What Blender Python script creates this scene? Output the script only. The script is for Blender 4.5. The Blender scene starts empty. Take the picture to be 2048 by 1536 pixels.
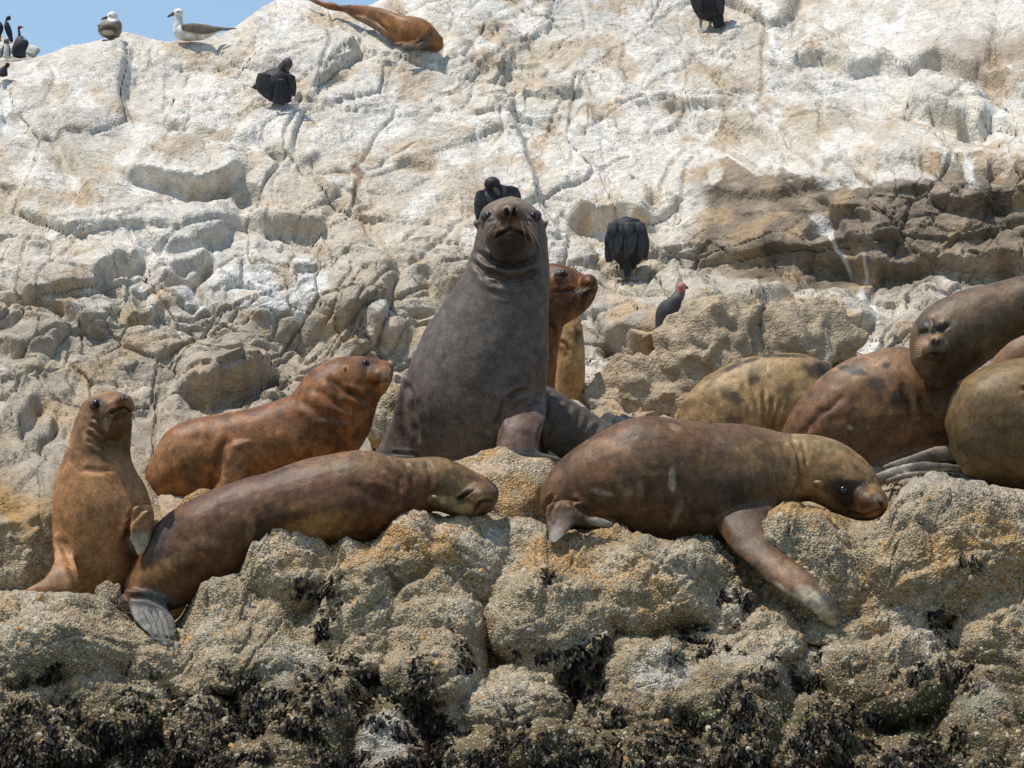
import bpy, bmesh, math, random
import numpy as np
from mathutils import Vector, Matrix
from mathutils.bvhtree import BVHTree

scene = bpy.context.scene
R = math.radians
# ------------------------------------------------------------------ camera
FPX = 6062.0                       # focal length in photo pixels (2048 wide)
PITCH = R(10.0)
cam_data = bpy.data.cameras.new("camera")
cam_data.sensor_width = 36.0
cam_data.lens = 36.0 * FPX / 2048.0
cam_data.clip_start = 0.1
cam_data.clip_end = 20000.0
cam = bpy.data.objects.new("camera", cam_data)
scene.collection.objects.link(cam)
cam.location = (0, 0, 0)
cam.rotation_euler = (math.pi / 2 + PITCH, 0, 0)
scene.camera = cam
# ------------------------------------------------------------------ sky, sun, exposure
SUN = np.array([-0.36, -0.16, 0.92]); SUN /= np.linalg.norm(SUN)
world = bpy.data.worlds.new("World"); scene.world = world; world.use_nodes = True
wn = world.node_tree
bg = wn.nodes["Background"]
sky = wn.nodes.new("ShaderNodeTexSky"); sky.sky_type = 'NISHITA'; sky.sun_disc = False
sky.sun_elevation = math.asin(SUN[2]); sky.sun_rotation = math.atan2(SUN[0], SUN[1])
sky.air_density = 1.4; sky.dust_density = 0.3; sky.ozone_density = 2.0
wn.links.new(sky.outputs[0], bg.inputs[0]); bg.inputs[1].default_value = 0.15
sun_l = bpy.data.lights.new("sun", 'SUN'); sun_l.energy = 4.0; sun_l.angle = R(0.53); sun_l.color = (1.0, 0.94, 0.84)
sun_o = bpy.data.objects.new("sun", sun_l); scene.collection.objects.link(sun_o)
sun_o.rotation_euler = Vector(-SUN).to_track_quat('-Z', 'Y').to_euler()
scene.view_settings.view_transform = 'Standard'; scene.view_settings.look = 'None'
scene.view_settings.gamma = 1.0; scene.view_settings.exposure = 0.06
scene.view_settings.use_curve_mapping = False
scene.cycles.use_denoising = True
scene.cycles.max_bounces = 6
COL = scene.collection

# ------------------------------------------------------------------ helpers: photo pixel + depth -> world point
FW = np.array([0, math.cos(PITCH), math.sin(PITCH)])
UPV = np.array([0, -math.sin(PITCH), math.cos(PITCH)])
RTV = np.array([1.0, 0, 0])
def W(px, py, d):
    px = np.asarray(px, float); py = np.asarray(py, float); d = np.asarray(d, float)
    a = (px - 1024) / FPX * d; b = (768 - py) / FPX * d
    return d[..., None] * FW + a[..., None] * RTV + b[..., None] * UPV
def PX(p):
    d = p @ FW
    return (p @ RTV) / d * FPX + 1024, 768 - (p @ UPV) / d * FPX, d

# ------------------------------------------------------------------ numpy noise
def _h(ix, iy, iz, seed):
    h = (ix.astype(np.int64) * 374761393 + iy.astype(np.int64) * 668265263 + iz.astype(np.int64) * 2147483647 + seed * 974634777)
    h &= 0xFFFFFFFF
    h = ((h ^ (h >> 13)) * 1274126177) & 0xFFFFFFFF
    h = ((h ^ (h >> 16)) * 2246822519) & 0xFFFFFFFF
    return h ^ (h >> 15)
def perlin(p, scale=1.0, seed=0):
    p = p * scale
    i = np.floor(p); f = (p - i).astype(np.float32); i = i.astype(np.int64)
    u = f * f * f * (f * (f * 6 - 15) + 10)
    out = 0
    for dx in (0, 1):
        wx = u[:, 0] if dx else 1 - u[:, 0]
        for dy in (0, 1):
            wy = u[:, 1] if dy else 1 - u[:, 1]
            for dz in (0, 1):
                wz = u[:, 2] if dz else 1 - u[:, 2]
                h = _h(i[:, 0] + dx, i[:, 1] + dy, i[:, 2] + dz, seed)
                gx = (h & 255) / 127.5 - 1; gy = ((h >> 8) & 255) / 127.5 - 1; gz = ((h >> 16) & 255) / 127.5 - 1
                out = out + wx * wy * wz * (gx * (f[:, 0] - dx) + gy * (f[:, 1] - dy) + gz * (f[:, 2] - dz))
    return out.astype(np.float32) * 1.3
def fbm(p, scale, octv=4, seed=0, gain=0.5):
    a = 1.0; s = 0
    for o in range(octv):
        s = s + a * perlin(p, scale * 2.0 ** o, seed + o * 17); a *= gain
    return s
def worley(x, y, seed, jit=0.95):
    gx = np.floor(x); gy = np.floor(y)
    F1 = np.full(x.shape, 9e9); F2 = F1.copy(); ID = np.zeros(x.shape, np.int64); VX = np.zeros(x.shape); VY = VX.copy()
    for dx in (-1, 0, 1):
        for dy in (-1, 0, 1):
            h = _h(gx + dx, gy + dy, np.zeros_like(gx), seed)
            cx = gx + dx + 0.5 + jit * ((h & 1023) / 1023 - .5); cy = gy + dy + 0.5 + jit * (((h >> 10) & 1023) / 1023 - .5)
            ddx = x - cx; ddy = y - cy; dd = np.sqrt(ddx * ddx + ddy * ddy)
            n = dd < F1
            F2 = np.where(n, F1, np.minimum(F2, dd)); F1 = np.where(n, dd, F1)
            ID = np.where(n, h, ID); VX = np.where(n, ddx, VX); VY = np.where(n, ddy, VY)
    return F1, F2, ID, VX, VY
def sst(a, b, x):
    t = np.clip((x - a) / (b - a), 0, 1); return t * t * (3 - 2 * t)
def rnd(ID, k):
    return (_h(ID, ID * 0 + k, ID * 0, 5) & 65535) / 65535.0
def seg_dist(px, py, line):
    """distance to a polyline, sign (below +), position along it 0..1"""
    best = np.full(px.shape, 9e9); sgn = np.zeros(px.shape); tt = np.zeros(px.shape)
    L = [math.hypot(b[0] - a[0], b[1] - a[1]) for a, b in zip(line[:-1], line[1:])]; tot = sum(L) + 1e-6; acc = 0
    for (a, b), l in zip(zip(line[:-1], line[1:]), L):
        dx, dy = b[0] - a[0], b[1] - a[1]
        t = np.clip(((px - a[0]) * dx + (py - a[1]) * dy) / (l * l + 1e-9), 0, 1)
        qx = a[0] + t * dx; qy = a[1] + t * dy
        d = np.hypot(px - qx, py - qy); n = d < best
        best = np.where(n, d, best); s = np.where((dx * (py - a[1]) - dy * (px - a[0])) * (1 if dx >= 0 else -1) > 0, 1., -1.)
        sgn = np.where(n, s, sgn); tt = np.where(n, (acc + t * l) / tot, tt); acc += l
    return best, sgn, tt

# ------------------------------------------------------------------ helpers: meshes and materials
def mesh_from(name, V, F, col=None, smooth=True):
    me = bpy.data.meshes.new(name)
    V = np.asarray(V, np.float32); F = np.asarray(F, np.int32)
    me.vertices.add(len(V)); me.vertices.foreach_set("co", V.ravel())
    n = F.shape[1]
    me.loops.add(F.size); me.loops.foreach_set("vertex_index", F.ravel())
    me.polygons.add(len(F)); me.polygons.foreach_set("loop_start", np.arange(0, F.size, n, dtype=np.int32))
    me.update(calc_edges=True)
    if smooth: me.polygons.foreach_set("use_smooth", np.ones(len(F), bool))
    if col is not None: set_col(me, col)
    return me
def set_col(me, col):
    a = me.color_attributes.new("Col", 'FLOAT_COLOR', 'POINT')
    c = np.ones((len(me.vertices), 4), np.float32); c[:, :3] = np.clip(col, 0.004, 0.9)
    a.data.foreach_set("color", c.ravel())
def add(name, me, mat=None, parent=None, **tags):
    o = bpy.data.objects.new(name, me); COL.objects.link(o)
    if mat is not None and me is not None: me.materials.append(mat)
    if parent is not None: o.parent = parent
    for k, v in tags.items(): o[k] = v
    return o
def nodes_of(name):
    m = bpy.data.materials.new(name); m.use_nodes = True
    return m, m.node_tree, m.node_tree.nodes["Principled BSDF"]
def N(t, kind, **kw):
    n = t.nodes.new(kind)
    for k, v in kw.items():
        if k in n.inputs.keys(): n.inputs[k].default_value = v
        else: setattr(n, k, v)
    return n
def attr_material(name, rough, spec, layers, bumps, sheen=0.0, attr="Col"):
    """vertex colour attribute x noise layers (scale, lo, hi, kind) ; bumps (scale, strength, dist, kind)"""
    m, t, b = nodes_of(name)
    tc = N(t, "ShaderNodeTexCoord"); at = N(t, "ShaderNodeAttribute", attribute_name=attr)
    cur = at.outputs["Color"]
    def tex(kind, scale, stretch=None):
        src = tc.outputs["Object"]
        if stretch:
            mp = N(t, "ShaderNodeMapping"); mp.inputs["Scale"].default_value = stretch
            t.links.new(src, mp.inputs[0]); src = mp.outputs[0]
        if kind == 'noise':
            n = N(t, "ShaderNodeTexNoise", Scale=scale, Detail=2.0, Roughness=0.6); t.links.new(src, n.inputs["Vector"]); return n.outputs[0]
        n = N(t, "ShaderNodeTexVoronoi", Scale=scale); t.links.new(src, n.inputs["Vector"])
        if kind == 'cell':
            s = N(t, "ShaderNodeSeparateColor"); t.links.new(n.outputs["Color"], s.inputs[0]); return s.outputs[0]
        return n.outputs["Distance"]
    for (scale, lo, hi, kind, a0, a1) in layers:
        v = tex(kind, scale)
        r = N(t, "ShaderNodeMapRange"); r.inputs[1].default_value = a0; r.inputs[2].default_value = a1
        r.inputs[3].default_value = lo; r.inputs[4].default_value = hi
        t.links.new(v, r.inputs[0])
        mx = N(t, "ShaderNodeMix", data_type='RGBA', blend_type='MULTIPLY'); mx.inputs[0].default_value = 1.0
        t.links.new(cur, mx.inputs[6]); t.links.new(r.outputs[0], mx.inputs[7]); cur = mx.outputs[2]
    t.links.new(cur, b.inputs["Base Color"])
    b.inputs["Roughness"].default_value = rough; b.inputs["Specular IOR Level"].default_value = spec
    if sheen:
        b.inputs["Sheen Weight"].default_value = sheen; b.inputs["Sheen Roughness"].default_value = 0.4
        t.links.new(cur, b.inputs["Sheen Tint"])
    prev = None
    for (scale, strength, dist, kind, stretch) in bumps:
        v = tex(kind, scale, stretch)
        bp = N(t, "ShaderNodeBump", Strength=strength, Distance=dist)
        t.links.new(v, bp.inputs["Height"])
        if prev is not None: t.links.new(prev, bp.inputs["Normal"])
        prev = bp.outputs[0]
    if prev is not None: t.links.new(prev, b.inputs["Normal"])
    return m
def flat_material(name, col, rough=0.5, spec=0.5):
    m, t, b = nodes_of(name)
    tc = N(t, "ShaderNodeTexCoord"); n = N(t, "ShaderNodeTexNoise", Scale=40.0, Detail=3.0); t.links.new(tc.outputs["Object"], n.inputs["Vector"])
    r = N(t, "ShaderNodeMapRange"); r.inputs[3].default_value = 0.75; r.inputs[4].default_value = 1.25; t.links.new(n.outputs[0], r.inputs[0])
    mx = N(t, "ShaderNodeMix", data_type='RGBA', blend_type='MULTIPLY'); mx.inputs[0].default_value = 1.0
    mx.inputs[6].default_value = (*col, 1); t.links.new(r.outputs[0], mx.inputs[7]); t.links.new(mx.outputs[2], b.inputs["Base Color"])
    b.inputs["Roughness"].default_value = rough; b.inputs["Specular IOR Level"].default_value = spec
    return m
M_rock = attr_material("pale_rock", 0.92, 0.2, [(24, .80, 1.18, 'noise', .3, .7), (110, .80, 1.16, 'noise', .3, .7)], [(20, .5, .05, 'noise', None), (75, .7, .018, 'noise', None)])
M_barn = attr_material("barnacle_rock", 0.9, 0.25, [(105, .65, 1.42, 'cell', 0, 1), (40, .78, 1.25, 'noise', .3, .7)], [(100, .9, .012, 'dist', None)])
M_fur = attr_material("short_fur", 0.49, 0.30, [(16, .72, 1.25, 'noise', .3, .7), (70, .74, 1.24, 'noise', .3, .7), (210, .8, 1.2, 'noise', .3, .7)],
                      [(140, .3, .005, 'noise', (1, 1, .6))], sheen=0.05)
M_feather = attr_material("feathers", 0.6, 0.35, [(30, .8, 1.2, 'noise', .3, .7)], [(90, .4, .006, 'noise', (1, 1, .4))])
M_eye = flat_material("dark_eye", (0.010, 0.008, 0.008), 0.15, 0.5)
M_whisk = flat_material("whisker_hair", (0.55, 0.42, 0.28), 0.5)
M_leg = flat_material("grey_leg", (0.30, 0.27, 0.23), 0.7)
M_beak = flat_material("dark_beak", (0.10, 0.075, 0.06), 0.5)
M_weed = attr_material("wet_seaweed", 0.5, 0.22, [(30, .6, 1.4, 'noise', .3, .7)], [])
M_shell = attr_material("barnacle_shell", 0.85, 0.3, [], [])

# ================================================================== SEA
wm, wt, wb = nodes_of("sea_water")
wb.inputs["Base Color"].default_value = (0.012, 0.035, 0.045, 1); wb.inputs["Roughness"].default_value = 0.06
wtc = N(wt, "ShaderNodeTexCoord"); wnz = N(wt, "ShaderNodeTexNoise", Scale=0.9, Detail=6.0); wbp = N(wt, "ShaderNodeBump", Strength=0.6, Distance=0.25)
wt.links.new(wtc.outputs["Object"], wnz.inputs["Vector"]); wt.links.new(wnz.outputs[0], wbp.inputs["Height"]); wt.links.new(wbp.outputs[0], wb.inputs["Normal"])
S = 6000.0
add("sea", mesh_from("sea", [(-S, -S, -1.7), (S, -S, -1.7), (S, S, -1.7), (-S, S, -1.7)], [(0, 1, 2, 3)], smooth=False), wm, kind="structure")

# ================================================================== ROCK SLOPE (base sheet, displaced, split into slabs)
def axis(*spans):
    out = []
    for a, b, st in spans: out += list(np.arange(a, b, st))
    return np.array(out + [spans[-1][1]])
UX = axis((-460, -20, 9), (-20, 2070, 3.0), (2070, 2520, 9))
VY_ = axis((-340, -20, 7), (-20, 1060, 2.8), (1060, 1560, 3.1), (1560, 2150, 14))
ROWS = [2150, 1900, 1536, 1300, 1150, 1050, 950, 850, 750, 650, 550, 450, 350, 250, 150, 50, -50, -340]
CPX = [-460, 0, 500, 1024, 1400, 1720, 2048, 2520]
DTAB = np.array([
    [11.0, 11.7, 12.60, 13.25, 13.75, 14.2, 14.75, 15.5, 16.1, 16.5, 16.9, 17.4, 17.9, 18.5, 19.3, 20.4, 21.6, 24.5],
    [11.0, 11.7, 12.60, 13.25, 13.75, 14.2, 14.75, 15.5, 16.1, 16.5, 16.9, 17.4, 17.9, 18.5, 19.3, 20.4, 21.6, 24.5],
    [11.0, 11.7, 12.60, 13.25, 13.75, 14.2, 14.85, 15.7, 16.3, 16.7, 17.1, 17.7, 18.3, 18.9, 19.7, 20.6, 21.6, 24.5],
    [11.0, 11.7, 12.60, 13.25, 13.75, 14.2, 15.1, 16.0, 16.6, 17.0, 17.5, 18.2, 18.8, 19.5, 20.2, 20.9, 21.6, 24.5],
    [11.0, 11.7, 12.60, 13.25, 13.75, 14.3, 15.1, 15.9, 16.3, 16.7, 17.7, 18.1, 18.7, 19.5, 20.2, 20.9, 21.6, 24.5],
    [11.0, 11.7, 12.60, 13.25, 13.75, 14.3, 15.1, 15.8, 16.2, 16.5, 17.1, 17.4, 17.8, 19.0, 19.8, 20.6, 21.6, 24.5],
    [11.0, 11.7, 12.60, 13.25, 13.75, 14.3, 14.9, 15.7, 16.1, 16.4, 16.9, 17.2, 17.6, 18.7, 19.5, 20.4, 21.4, 24.5],
    [11.0, 11.7, 12.60, 13.25, 13.75, 14.3, 14.9, 15.6, 16.0, 16.3, 16.8, 17.1, 17.5, 18.5, 19.3, 20.2, 21.4, 24.5]])
def smooth_interp(x, xs, ys):
    """monotone-ish cubic through xs (ascending) for each row of ys (..., len(xs))"""
    xs = np.asarray(xs, float); k = np.clip(np.searchsorted(xs, x) - 1, 0, len(xs) - 2)
    h = xs[1:] - xs[:-1]; dl = (ys[..., 1:] - ys[..., :-1]) / h
    m = np.zeros_like(ys); m[..., 1:-1] = 0.5 * (dl[..., 1:] + dl[..., :-1]); m[..., 0] = dl[..., 0]; m[..., -1] = dl[..., -1]
    t = (x - xs[k]) / h[k]
    return ((2 * t**3 - 3 * t**2 + 1) * ys[..., k] + (t**3 - 2 * t**2 + t) * h[k] * m[..., k] + (-2 * t**3 + 3 * t**2) * ys[..., k + 1] + (t**3 - t**2) * h[k] * m[..., k + 1])
_rows = np.array(ROWS[::-1], float)
def base_depth_grid(ux, vy):
    A = smooth_interp(vy, _rows, DTAB[:, ::-1])            # (ncol, nv)
    return smooth_interp(ux, CPX, A.T)                      # (nv, nu)
def base_depth(px, py):
    return float(base_depth_grid(np.array([float(px)]), np.array([float(py)]))[0, 0])
RIDX = [-460, -60, 0, 55, 100, 140, 190, 250, 300, 335, 400, 450, 490, 525, 560, 600, 640, 680, 715, 745, 770, 820, 1000, 1500, 2520]
RIDY = [150, 128, 122, 116, 108, 90, 78, 66, 74, 80, 76, 62, 36, 14, -2, -8, 4, 14, 16, 4, -10, -50, -180, -300, -330]
BOULD = [  # lumps of the shore ledge: cx, cy, rx, ry, -, rot
    (575, 1120, 105, 105, 0, 0), (692, 1085, 40, 84, 0, -8), (808, 1090, 76, 86, 0, 0), (935, 1115, 92, 84, 0, 0),
    (500, 1290, 112, 95, 0, -15), (105, 1275, 165, 95, 0, -8), (432, 1200, 58, 68, 0, 0), (300, 1318, 92, 50, 0, -15), (865, 1290, 88, 135, 0, -14),
    (725, 1230, 88, 130, 0, -10), (1110, 1215, 130, 140, 0, -18), (1290, 1155, 165, 105, 0, 6), (1625, 1105, 112, 115, 0, 10), (1905, 1085, 190, 135, 0, 0),
    (1790, 1200, 110, 88, 0, 0), (1790, 1335, 138, 96, 0, 10), (1300, 1370, 92, 118, 0, -8), (1455, 1400, 100, 150, 0, 12), (760, 1515, 76, 92, 0, 0),
    (955, 1505, 92, 62, 0, 0), (1110, 1505, 118, 62, 0, 0), (1010, 1400, 110, 66, 0, 0), (1995, 1395, 100, 82, 0, 0), (1985, 1515, 122, 85, 0, 0),
    (2020, 1235, 115, 122, 0, 0), (55, 1385, 118, 52, 0, -8), (225, 1395, 108, 84, 0, -10), (610, 1425, 112, 92, 0, 0), (395, 1455, 84, 74, 0, 0),
    (1640, 1480, 120, 82, 0, 0), (1815, 1515, 100, 62, 0, 0), (60, 1490, 120, 82, 0, 0), (545, 1515, 140, 72, 0, 0), (1290, 1515, 130, 72, 0, 0),
    (1530, 1290, 80, 66, 0, 0), (1690, 1255, 90, 40, 0, 0), (640, 1300, 70, 80, 0, 0), (1020, 1110, 60, 70, 0, 0),
    (2150, 1330, 120, 150, 0, 0), (-90, 1330, 120, 130, 0, 0), (-60, 1480, 120, 100, 0, 0), (2150, 1500, 120, 100, 0, 0), (2180, 1100, 120, 110, 0, 0),
    (880, 1430, 70, 50, 0, 0), (1200, 1440, 70, 60, 0, 0), (1440, 1190, 60, 60, 0, 0), (190, 1245, 60, 40, 0, -10), (370, 1330, 70, 60, 0, 0)]
LEDX = [-460, 0, 50, 90, 130, 170, 200, 215, 240, 300, 350, 366, 385, 402, 422, 460, 478, 490, 506, 530, 560, 600, 640, 662, 672, 682, 696, 712, 742, 760, 785, 812, 840, 862, 900, 980, 1010, 1060, 1090, 1096, 1120, 1150, 1230, 1262, 1330, 1378, 1400, 1425, 1460, 1500, 1545, 1575, 1600, 1630, 1655, 1690, 1722, 1755, 1776, 1785, 1800, 1850, 1905, 1950, 2048, 2520]
LEDY = [1190, 1190, 1186, 1186, 1194, 1198, 1208, 1212, 1228, 1242, 1246, 1226, 1186, 1150, 1138, 1135, 1143, 1118, 1080, 1045, 1025, 1019, 1029, 1054, 1048, 1018, 1013, 1030, 1049, 1034, 1013, 1008, 1016, 1033, 1036, 1042, 1044, 1052, 1066, 1092, 1084, 1052, 1052, 1064, 1067, 1060, 1048, 1062, 1066, 1052, 1026, 1006, 1004, 1010, 1024, 1042, 1060, 1060, 1046, 1012, 984, 952, 948, 964, 984, 990]
def shore_colour(p, px, py):
    n1 = fbm(p, 1.6, 3, 201); n2 = fbm(p, 5.0, 3, 211); n3 = fbm(p, 16.0, 2, 221)
    c = np.tile(np.array([.325, .252, .158]), (len(p), 1))
    c += (np.array([.37, .30, .20]) - c) * sst(-.1, .4, n2)[:, None]
    c += (np.array([.40, .225, .075]) - c) * (sst(-.16, .30, n1 + .5 * n2 + .25 * n3) * sst(1340, 1100, py + 60 * n1) * .75)[:, None]
    c += (np.array([.26, .22, .15]) - c) * (sst(.15, .5, fbm(p, 2.6, 3, 231)) * .6)[:, None]
    wet = sst(1270, 1430, py + 170 * n1 + 80 * n2)
    c += (np.array([.095, .066, .030]) - c) * (wet * .8)[:, None]
    c += (np.array([.06, .075, .02]) - c) * (sst(.15, .4, fbm(p, 3.1, 3, 241)) * sst(1280, 1450, py) * .65)[:, None]
    c += (np.array([.46, .41, .33]) - c) * (sst(.18, .4, fbm(p, 2.1, 2, 251)) * .45 * sst(1500, 1350, py - 60 * n2))[:, None]
    for (cx, cy, rx, ry) in [(940, 905, 26, 10), (905, 900, 14, 6), (1130, 1185, 8, 28), (770, 1490, 60, 50), (1330, 1330, 60, 50), (700, 1070, 22, 40), (1500, 1010, 30, 20)]:
        m = sst(1.4, .4, ((px - cx) / rx) ** 2 + ((py - cy) / ry) ** 2 - 1.1 * n2 - .6 * n3); c += (np.array([.60, .56, .50]) - c) * (m * .42)[:, None]
    return c * (1 + .18 * n3)[:, None]
def build_slope():
    nu, nv = len(UX), len(VY_)
    PXg, PYg = np.meshgrid(UX, VY_)
    e1 = np.stack([UX, UX * 0, UX * 0], 1) / 460.0
    SL = np.interp(UX, LEDX, LEDY) + perlin(e1, 9, 521) * 5 + perlin(e1, 26, 522) * 2.5
    krow = int(np.argmin(np.abs(VY_ - 1050))); v0 = VY_[krow]
    a_ = (VY_ > 840) & (VY_ <= v0); b_ = (VY_ > v0) & (VY_ < 1560)
    PYg[a_] = 840 + (VY_[a_] - 840)[:, None] * ((SL - 840) / (v0 - 840))[None]
    PYg[b_] = 1560 - (1560 - VY_[b_])[:, None] * ((1560 - SL) / (1560 - v0))[None]
    ridge = np.interp(UX, RIDX, RIDY)[None, :] + 3 * np.sin(UX / 23.0)[None, :]
    beyond = np.maximum(ridge - PYg, 0); PYc = np.maximum(PYg, ridge)
    # depth grid at the clipped rows
    tab = smooth_interp(np.arange(-340., 2151., 5.), _rows, DTAB[:, ::-1]); tab = smooth_interp(UX, CPX, tab.T)
    D0 = np.stack([np.interp(PYg[:, i], np.arange(-340., 2151., 5.), tab[:, i]) for i in range(nu)], 1)
    Dr = np.stack([np.interp(ridge[0, i], VY_, D0[:, i]) for i in range(nu)])[None, :]
    # foreground ledge: everything below the ledge line comes forward as one lumpy mass
    lo = VY_ > 840; gx, gy = PXg[lo], PYg[lo]; gp = W(gx, gy, gx * 0 + 13.4).reshape(-1, 3)
    w1 = (fbm(gp, 2.4, 3, 501) * 34).reshape(gx.shape); w2 = (fbm(gp, 2.4, 3, 511) * 34).reshape(gx.shape)
    below = gy - SL[None] + .01
    best = np.zeros(gx.shape); who = np.full(gx.shape, -1); Dl = np.interp(gy, [840, 1000, 1100, 1200, 1300, 1400, 1536, 1700, 2150], [14.15, 14.0, 13.88, 13.72, 13.54, 13.30, 12.95, 12.4, 11.0])
    near = np.full(gx.shape, 9e9)
    for i, (cx, cy, rx, ry, dd, rot) in enumerate(BOULD):
        r = .5 * (rx + ry) * 13.3 / FPX; c, sn = math.cos(R(rot)), -math.sin(R(rot)); dx = gx + w1 - cx; dy = gy + w2 - cy
        e = 2.3; qq = (np.abs((dx * c + dy * sn) / (rx * 1.12)) ** e + np.abs((-dx * sn + dy * c) / (ry * 1.12)) ** e)
        h = r * 1.3 * np.clip(1 - qq, 0, 1) ** .55 + (i * 37 % 11) * .006
        h = np.where(qq < 1, h, 0)
        who = np.where(qq < near, i, who); near = np.minimum(near, qq)
        k = .04; m_ = np.clip(.5 + .5 * (h - best) / k, 0, 1); best = best * (1 - m_) + h * m_ + k * m_ * (1 - m_)
    best = best * (1 - .9 * np.exp(-((gx - 305) / 62) ** 2 - ((gy - 1222) / 48) ** 2))
    fgd = Dl + .12 * np.exp(-((gx - 305) / 60) ** 2 - ((gy - 1215) / 46) ** 2) - best + .14 * np.exp(-np.maximum(below, 0) / 18)
    fm = (below >= 0).astype(float)
    DD = np.maximum(D0[lo], 14.27) * (1 - fm) + np.minimum(fgd, 14.2) * fm
    D0s = D0.copy(); D0s[lo] = DD
    WHO = np.full(PXg.shape, -1); WHO[lo] = np.where(below > 0, who, -1)
    D = np.where(beyond > 0, Dr, D0s); Pb = W(PXg, PYc, np.where(beyond > 0, Dr, D0))
    P = W(PXg, PYc, D)
    for A in (P, Pb): A[..., 1] += beyond * 0.020; A[..., 2] -= beyond * 0.008
    # base normals
    dU = np.gradient(Pb, axis=1); dV = np.gradient(Pb, axis=0)
    Nn = np.cross(dU, -dV); Nn /= np.linalg.norm(Nn, axis=2, keepdims=True)
    flip = np.sum(Nn * P, axis=2) > 0; Nn[flip] *= -1
    # smooth normals strongly along the grid
    T = np.cumsum(np.gradient(VY_) * D0[:, nu // 2] / FPX) * 1.35; T = np.repeat(T[:, None], nu, 1)
    Pn = np.stack([Pb[..., 0], .35 * Pb[..., 1], T], -1)
    p = P.reshape(-1, 3); n = Nn.reshape(-1, 3); px = PXg.ravel(); py = PYg.ravel(); t = T.ravel(); x = p[:, 0]
    # low frequencies are evaluated on a coarser lattice and interpolated
    def low(scale, octv, seed, st, gain=.5):
        iu = np.unique(np.append(np.arange(0, nu, st), nu - 1)); iv = np.unique(np.append(np.arange(0, nv, st), nv - 1))
        g = fbm(Pn[np.ix_(iv, iu)].reshape(-1, 3), scale, octv, seed, gain).reshape(len(iv), len(iu))
        ku = np.clip(np.searchsorted(iu, np.arange(nu), 'right') - 1, 0, len(iu) - 2); fu = (np.arange(nu) - iu[ku]) / (iu[ku + 1] - iu[ku])
        kv = np.clip(np.searchsorted(iv, np.arange(nv), 'right') - 1, 0, len(iv) - 2); fv = ((np.arange(nv) - iv[kv]) / (iv[kv + 1] - iv[kv]))[:, None]
        a = g[:, ku] * (1 - fu) + g[:, ku + 1] * fu
        return (a[kv] * (1 - fv) + a[kv + 1] * fv).ravel()
    # -------- displacement
    up = sst(1060, 880, py)                                   # upper slope against boulder shore
    fg = 0.25 + 0.75 * up
    wx = low(0.9, 3, 3, 5) * 0.28; wy = low(0.9, 3, 9, 5) * 0.28
    disp = low(0.36, 2, 1, 8) * 0.30 * up
    rough = sst(-0.30, 0.25, low(0.55, 2, 21, 8))             # where the rock is broken, where smooth
    rough = np.maximum(rough, sst(380, 560, py) * 0.75)
    rough = rough * (.62 + .38 * sst(180, 420, py))
    rough = np.where((px < 330) & (py < 330), rough * 0.5, rough)
    # large joint blocks
    ca, sa = math.cos(R(28)), math.sin(R(28))
    X = (x + wx) * ca + (t + wy) * sa; Y = -(x + wx) * sa + (t + wy) * ca
    F1, F2, ID, vx, vy = worley(X / 1.25, Y / .72, 11)
    disp += ((rnd(ID, 1) - .4) * 0.20 + vx * (rnd(ID, 2) - .5) * 0.24 + vy * (rnd(ID, 3) - .5) * 0.28) * up * sst(0, .08, F2 - F1)
    fine = -0.055 * np.exp(-((F2 - F1 + .02 * low(5, 2, 43, 2)) / 0.014) ** 2) * up
    # medium blocks = the slabs
    ca, sa = math.cos(R(-22)), math.sin(R(-22))
    X = (x + wx * .8) * ca + (t + wy * .8) * sa; Y = -(x + wx * .8) * sa + (t + wy * .8) * ca
    G1, G2, SID, vx, vy = worley(X / 0.62, Y / 0.36, 23)
    k = (0.25 + 0.75 * rough) * fg
    disp += k * ((rnd(SID, 1) - .35) * 0.12 + vx * (rnd(SID, 2) - .5) * 0.18 + vy * (rnd(SID, 3) - .5) * 0.24 - G1 ** 2 * 0.05) * sst(0, .10, G2 - G1)
    ce = np.maximum(G2 - G1 + 0.03 * low(6, 1, 41, 2), 0)
    fine -= (0.012 + 0.065 * rough) * np.exp(-(ce / 0.022) ** 2) * fg
    flat_ = sst(.0, .13, F2 - F1) * sst(.0, .16, G2 - G1); fg = fg * (.3 + .7 * flat_)
    # small blocks
    wx2 = low(2.6, 2, 31, 3) * 0.13; wy2 = low(2.6, 2, 37, 3) * 0.13
    H1, H2, HID, vx, vy = worley((x + wx2 + t * .35) / 0.25, (t + wy2 - x * .25) / 0.16, 37)
    fine += rough * fg * ((rnd(HID, 1) - .5) * 0.075 + vx * (rnd(HID, 2) - .5) * 0.12 + vy * (rnd(HID, 3) - .5) * 0.15 - H1 ** 2 * 0.02) * sst(0, .11, H2 - H1)
    crk = sst(0.3, 0.7, rnd(HID, 7))
    fine -= rough * fg * crk * 0.045 * np.exp(-(np.maximum(H2 - H1, 0) / 0.04) ** 2)
    for (ang_, sx, sy, sd, dep) in ((34, 1.3, .34, 81, .045), (-48, 1.1, .30, 83, .040), (8, 1.8, .42, 85, .040)):
        ca, sa = math.cos(R(ang_)), math.sin(R(ang_)); xx = x + wx * .5 + wx2; tt_ = t + wy * .5 + wy2
        J1, J2, JID, _, _ = worley((xx * ca + tt_ * sa) / sx, (-xx * sa + tt_ * ca) / sy, sd)
        fine -= up * dep * np.exp(-((J2 - J1) / (.012 / sy)) ** 2) * sst(.35, .6, rnd(JID, 3)) * (.35 + .65 * rough)
        fine += up * (rnd(JID, 5) - .5) * .035 * sst(0, .10, J2 - J1)
    K1, K2, KID, vx, vy = worley((x + wx2 * .5) / 0.125, (t + wy2 * .5) / 0.085, 51)
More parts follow.
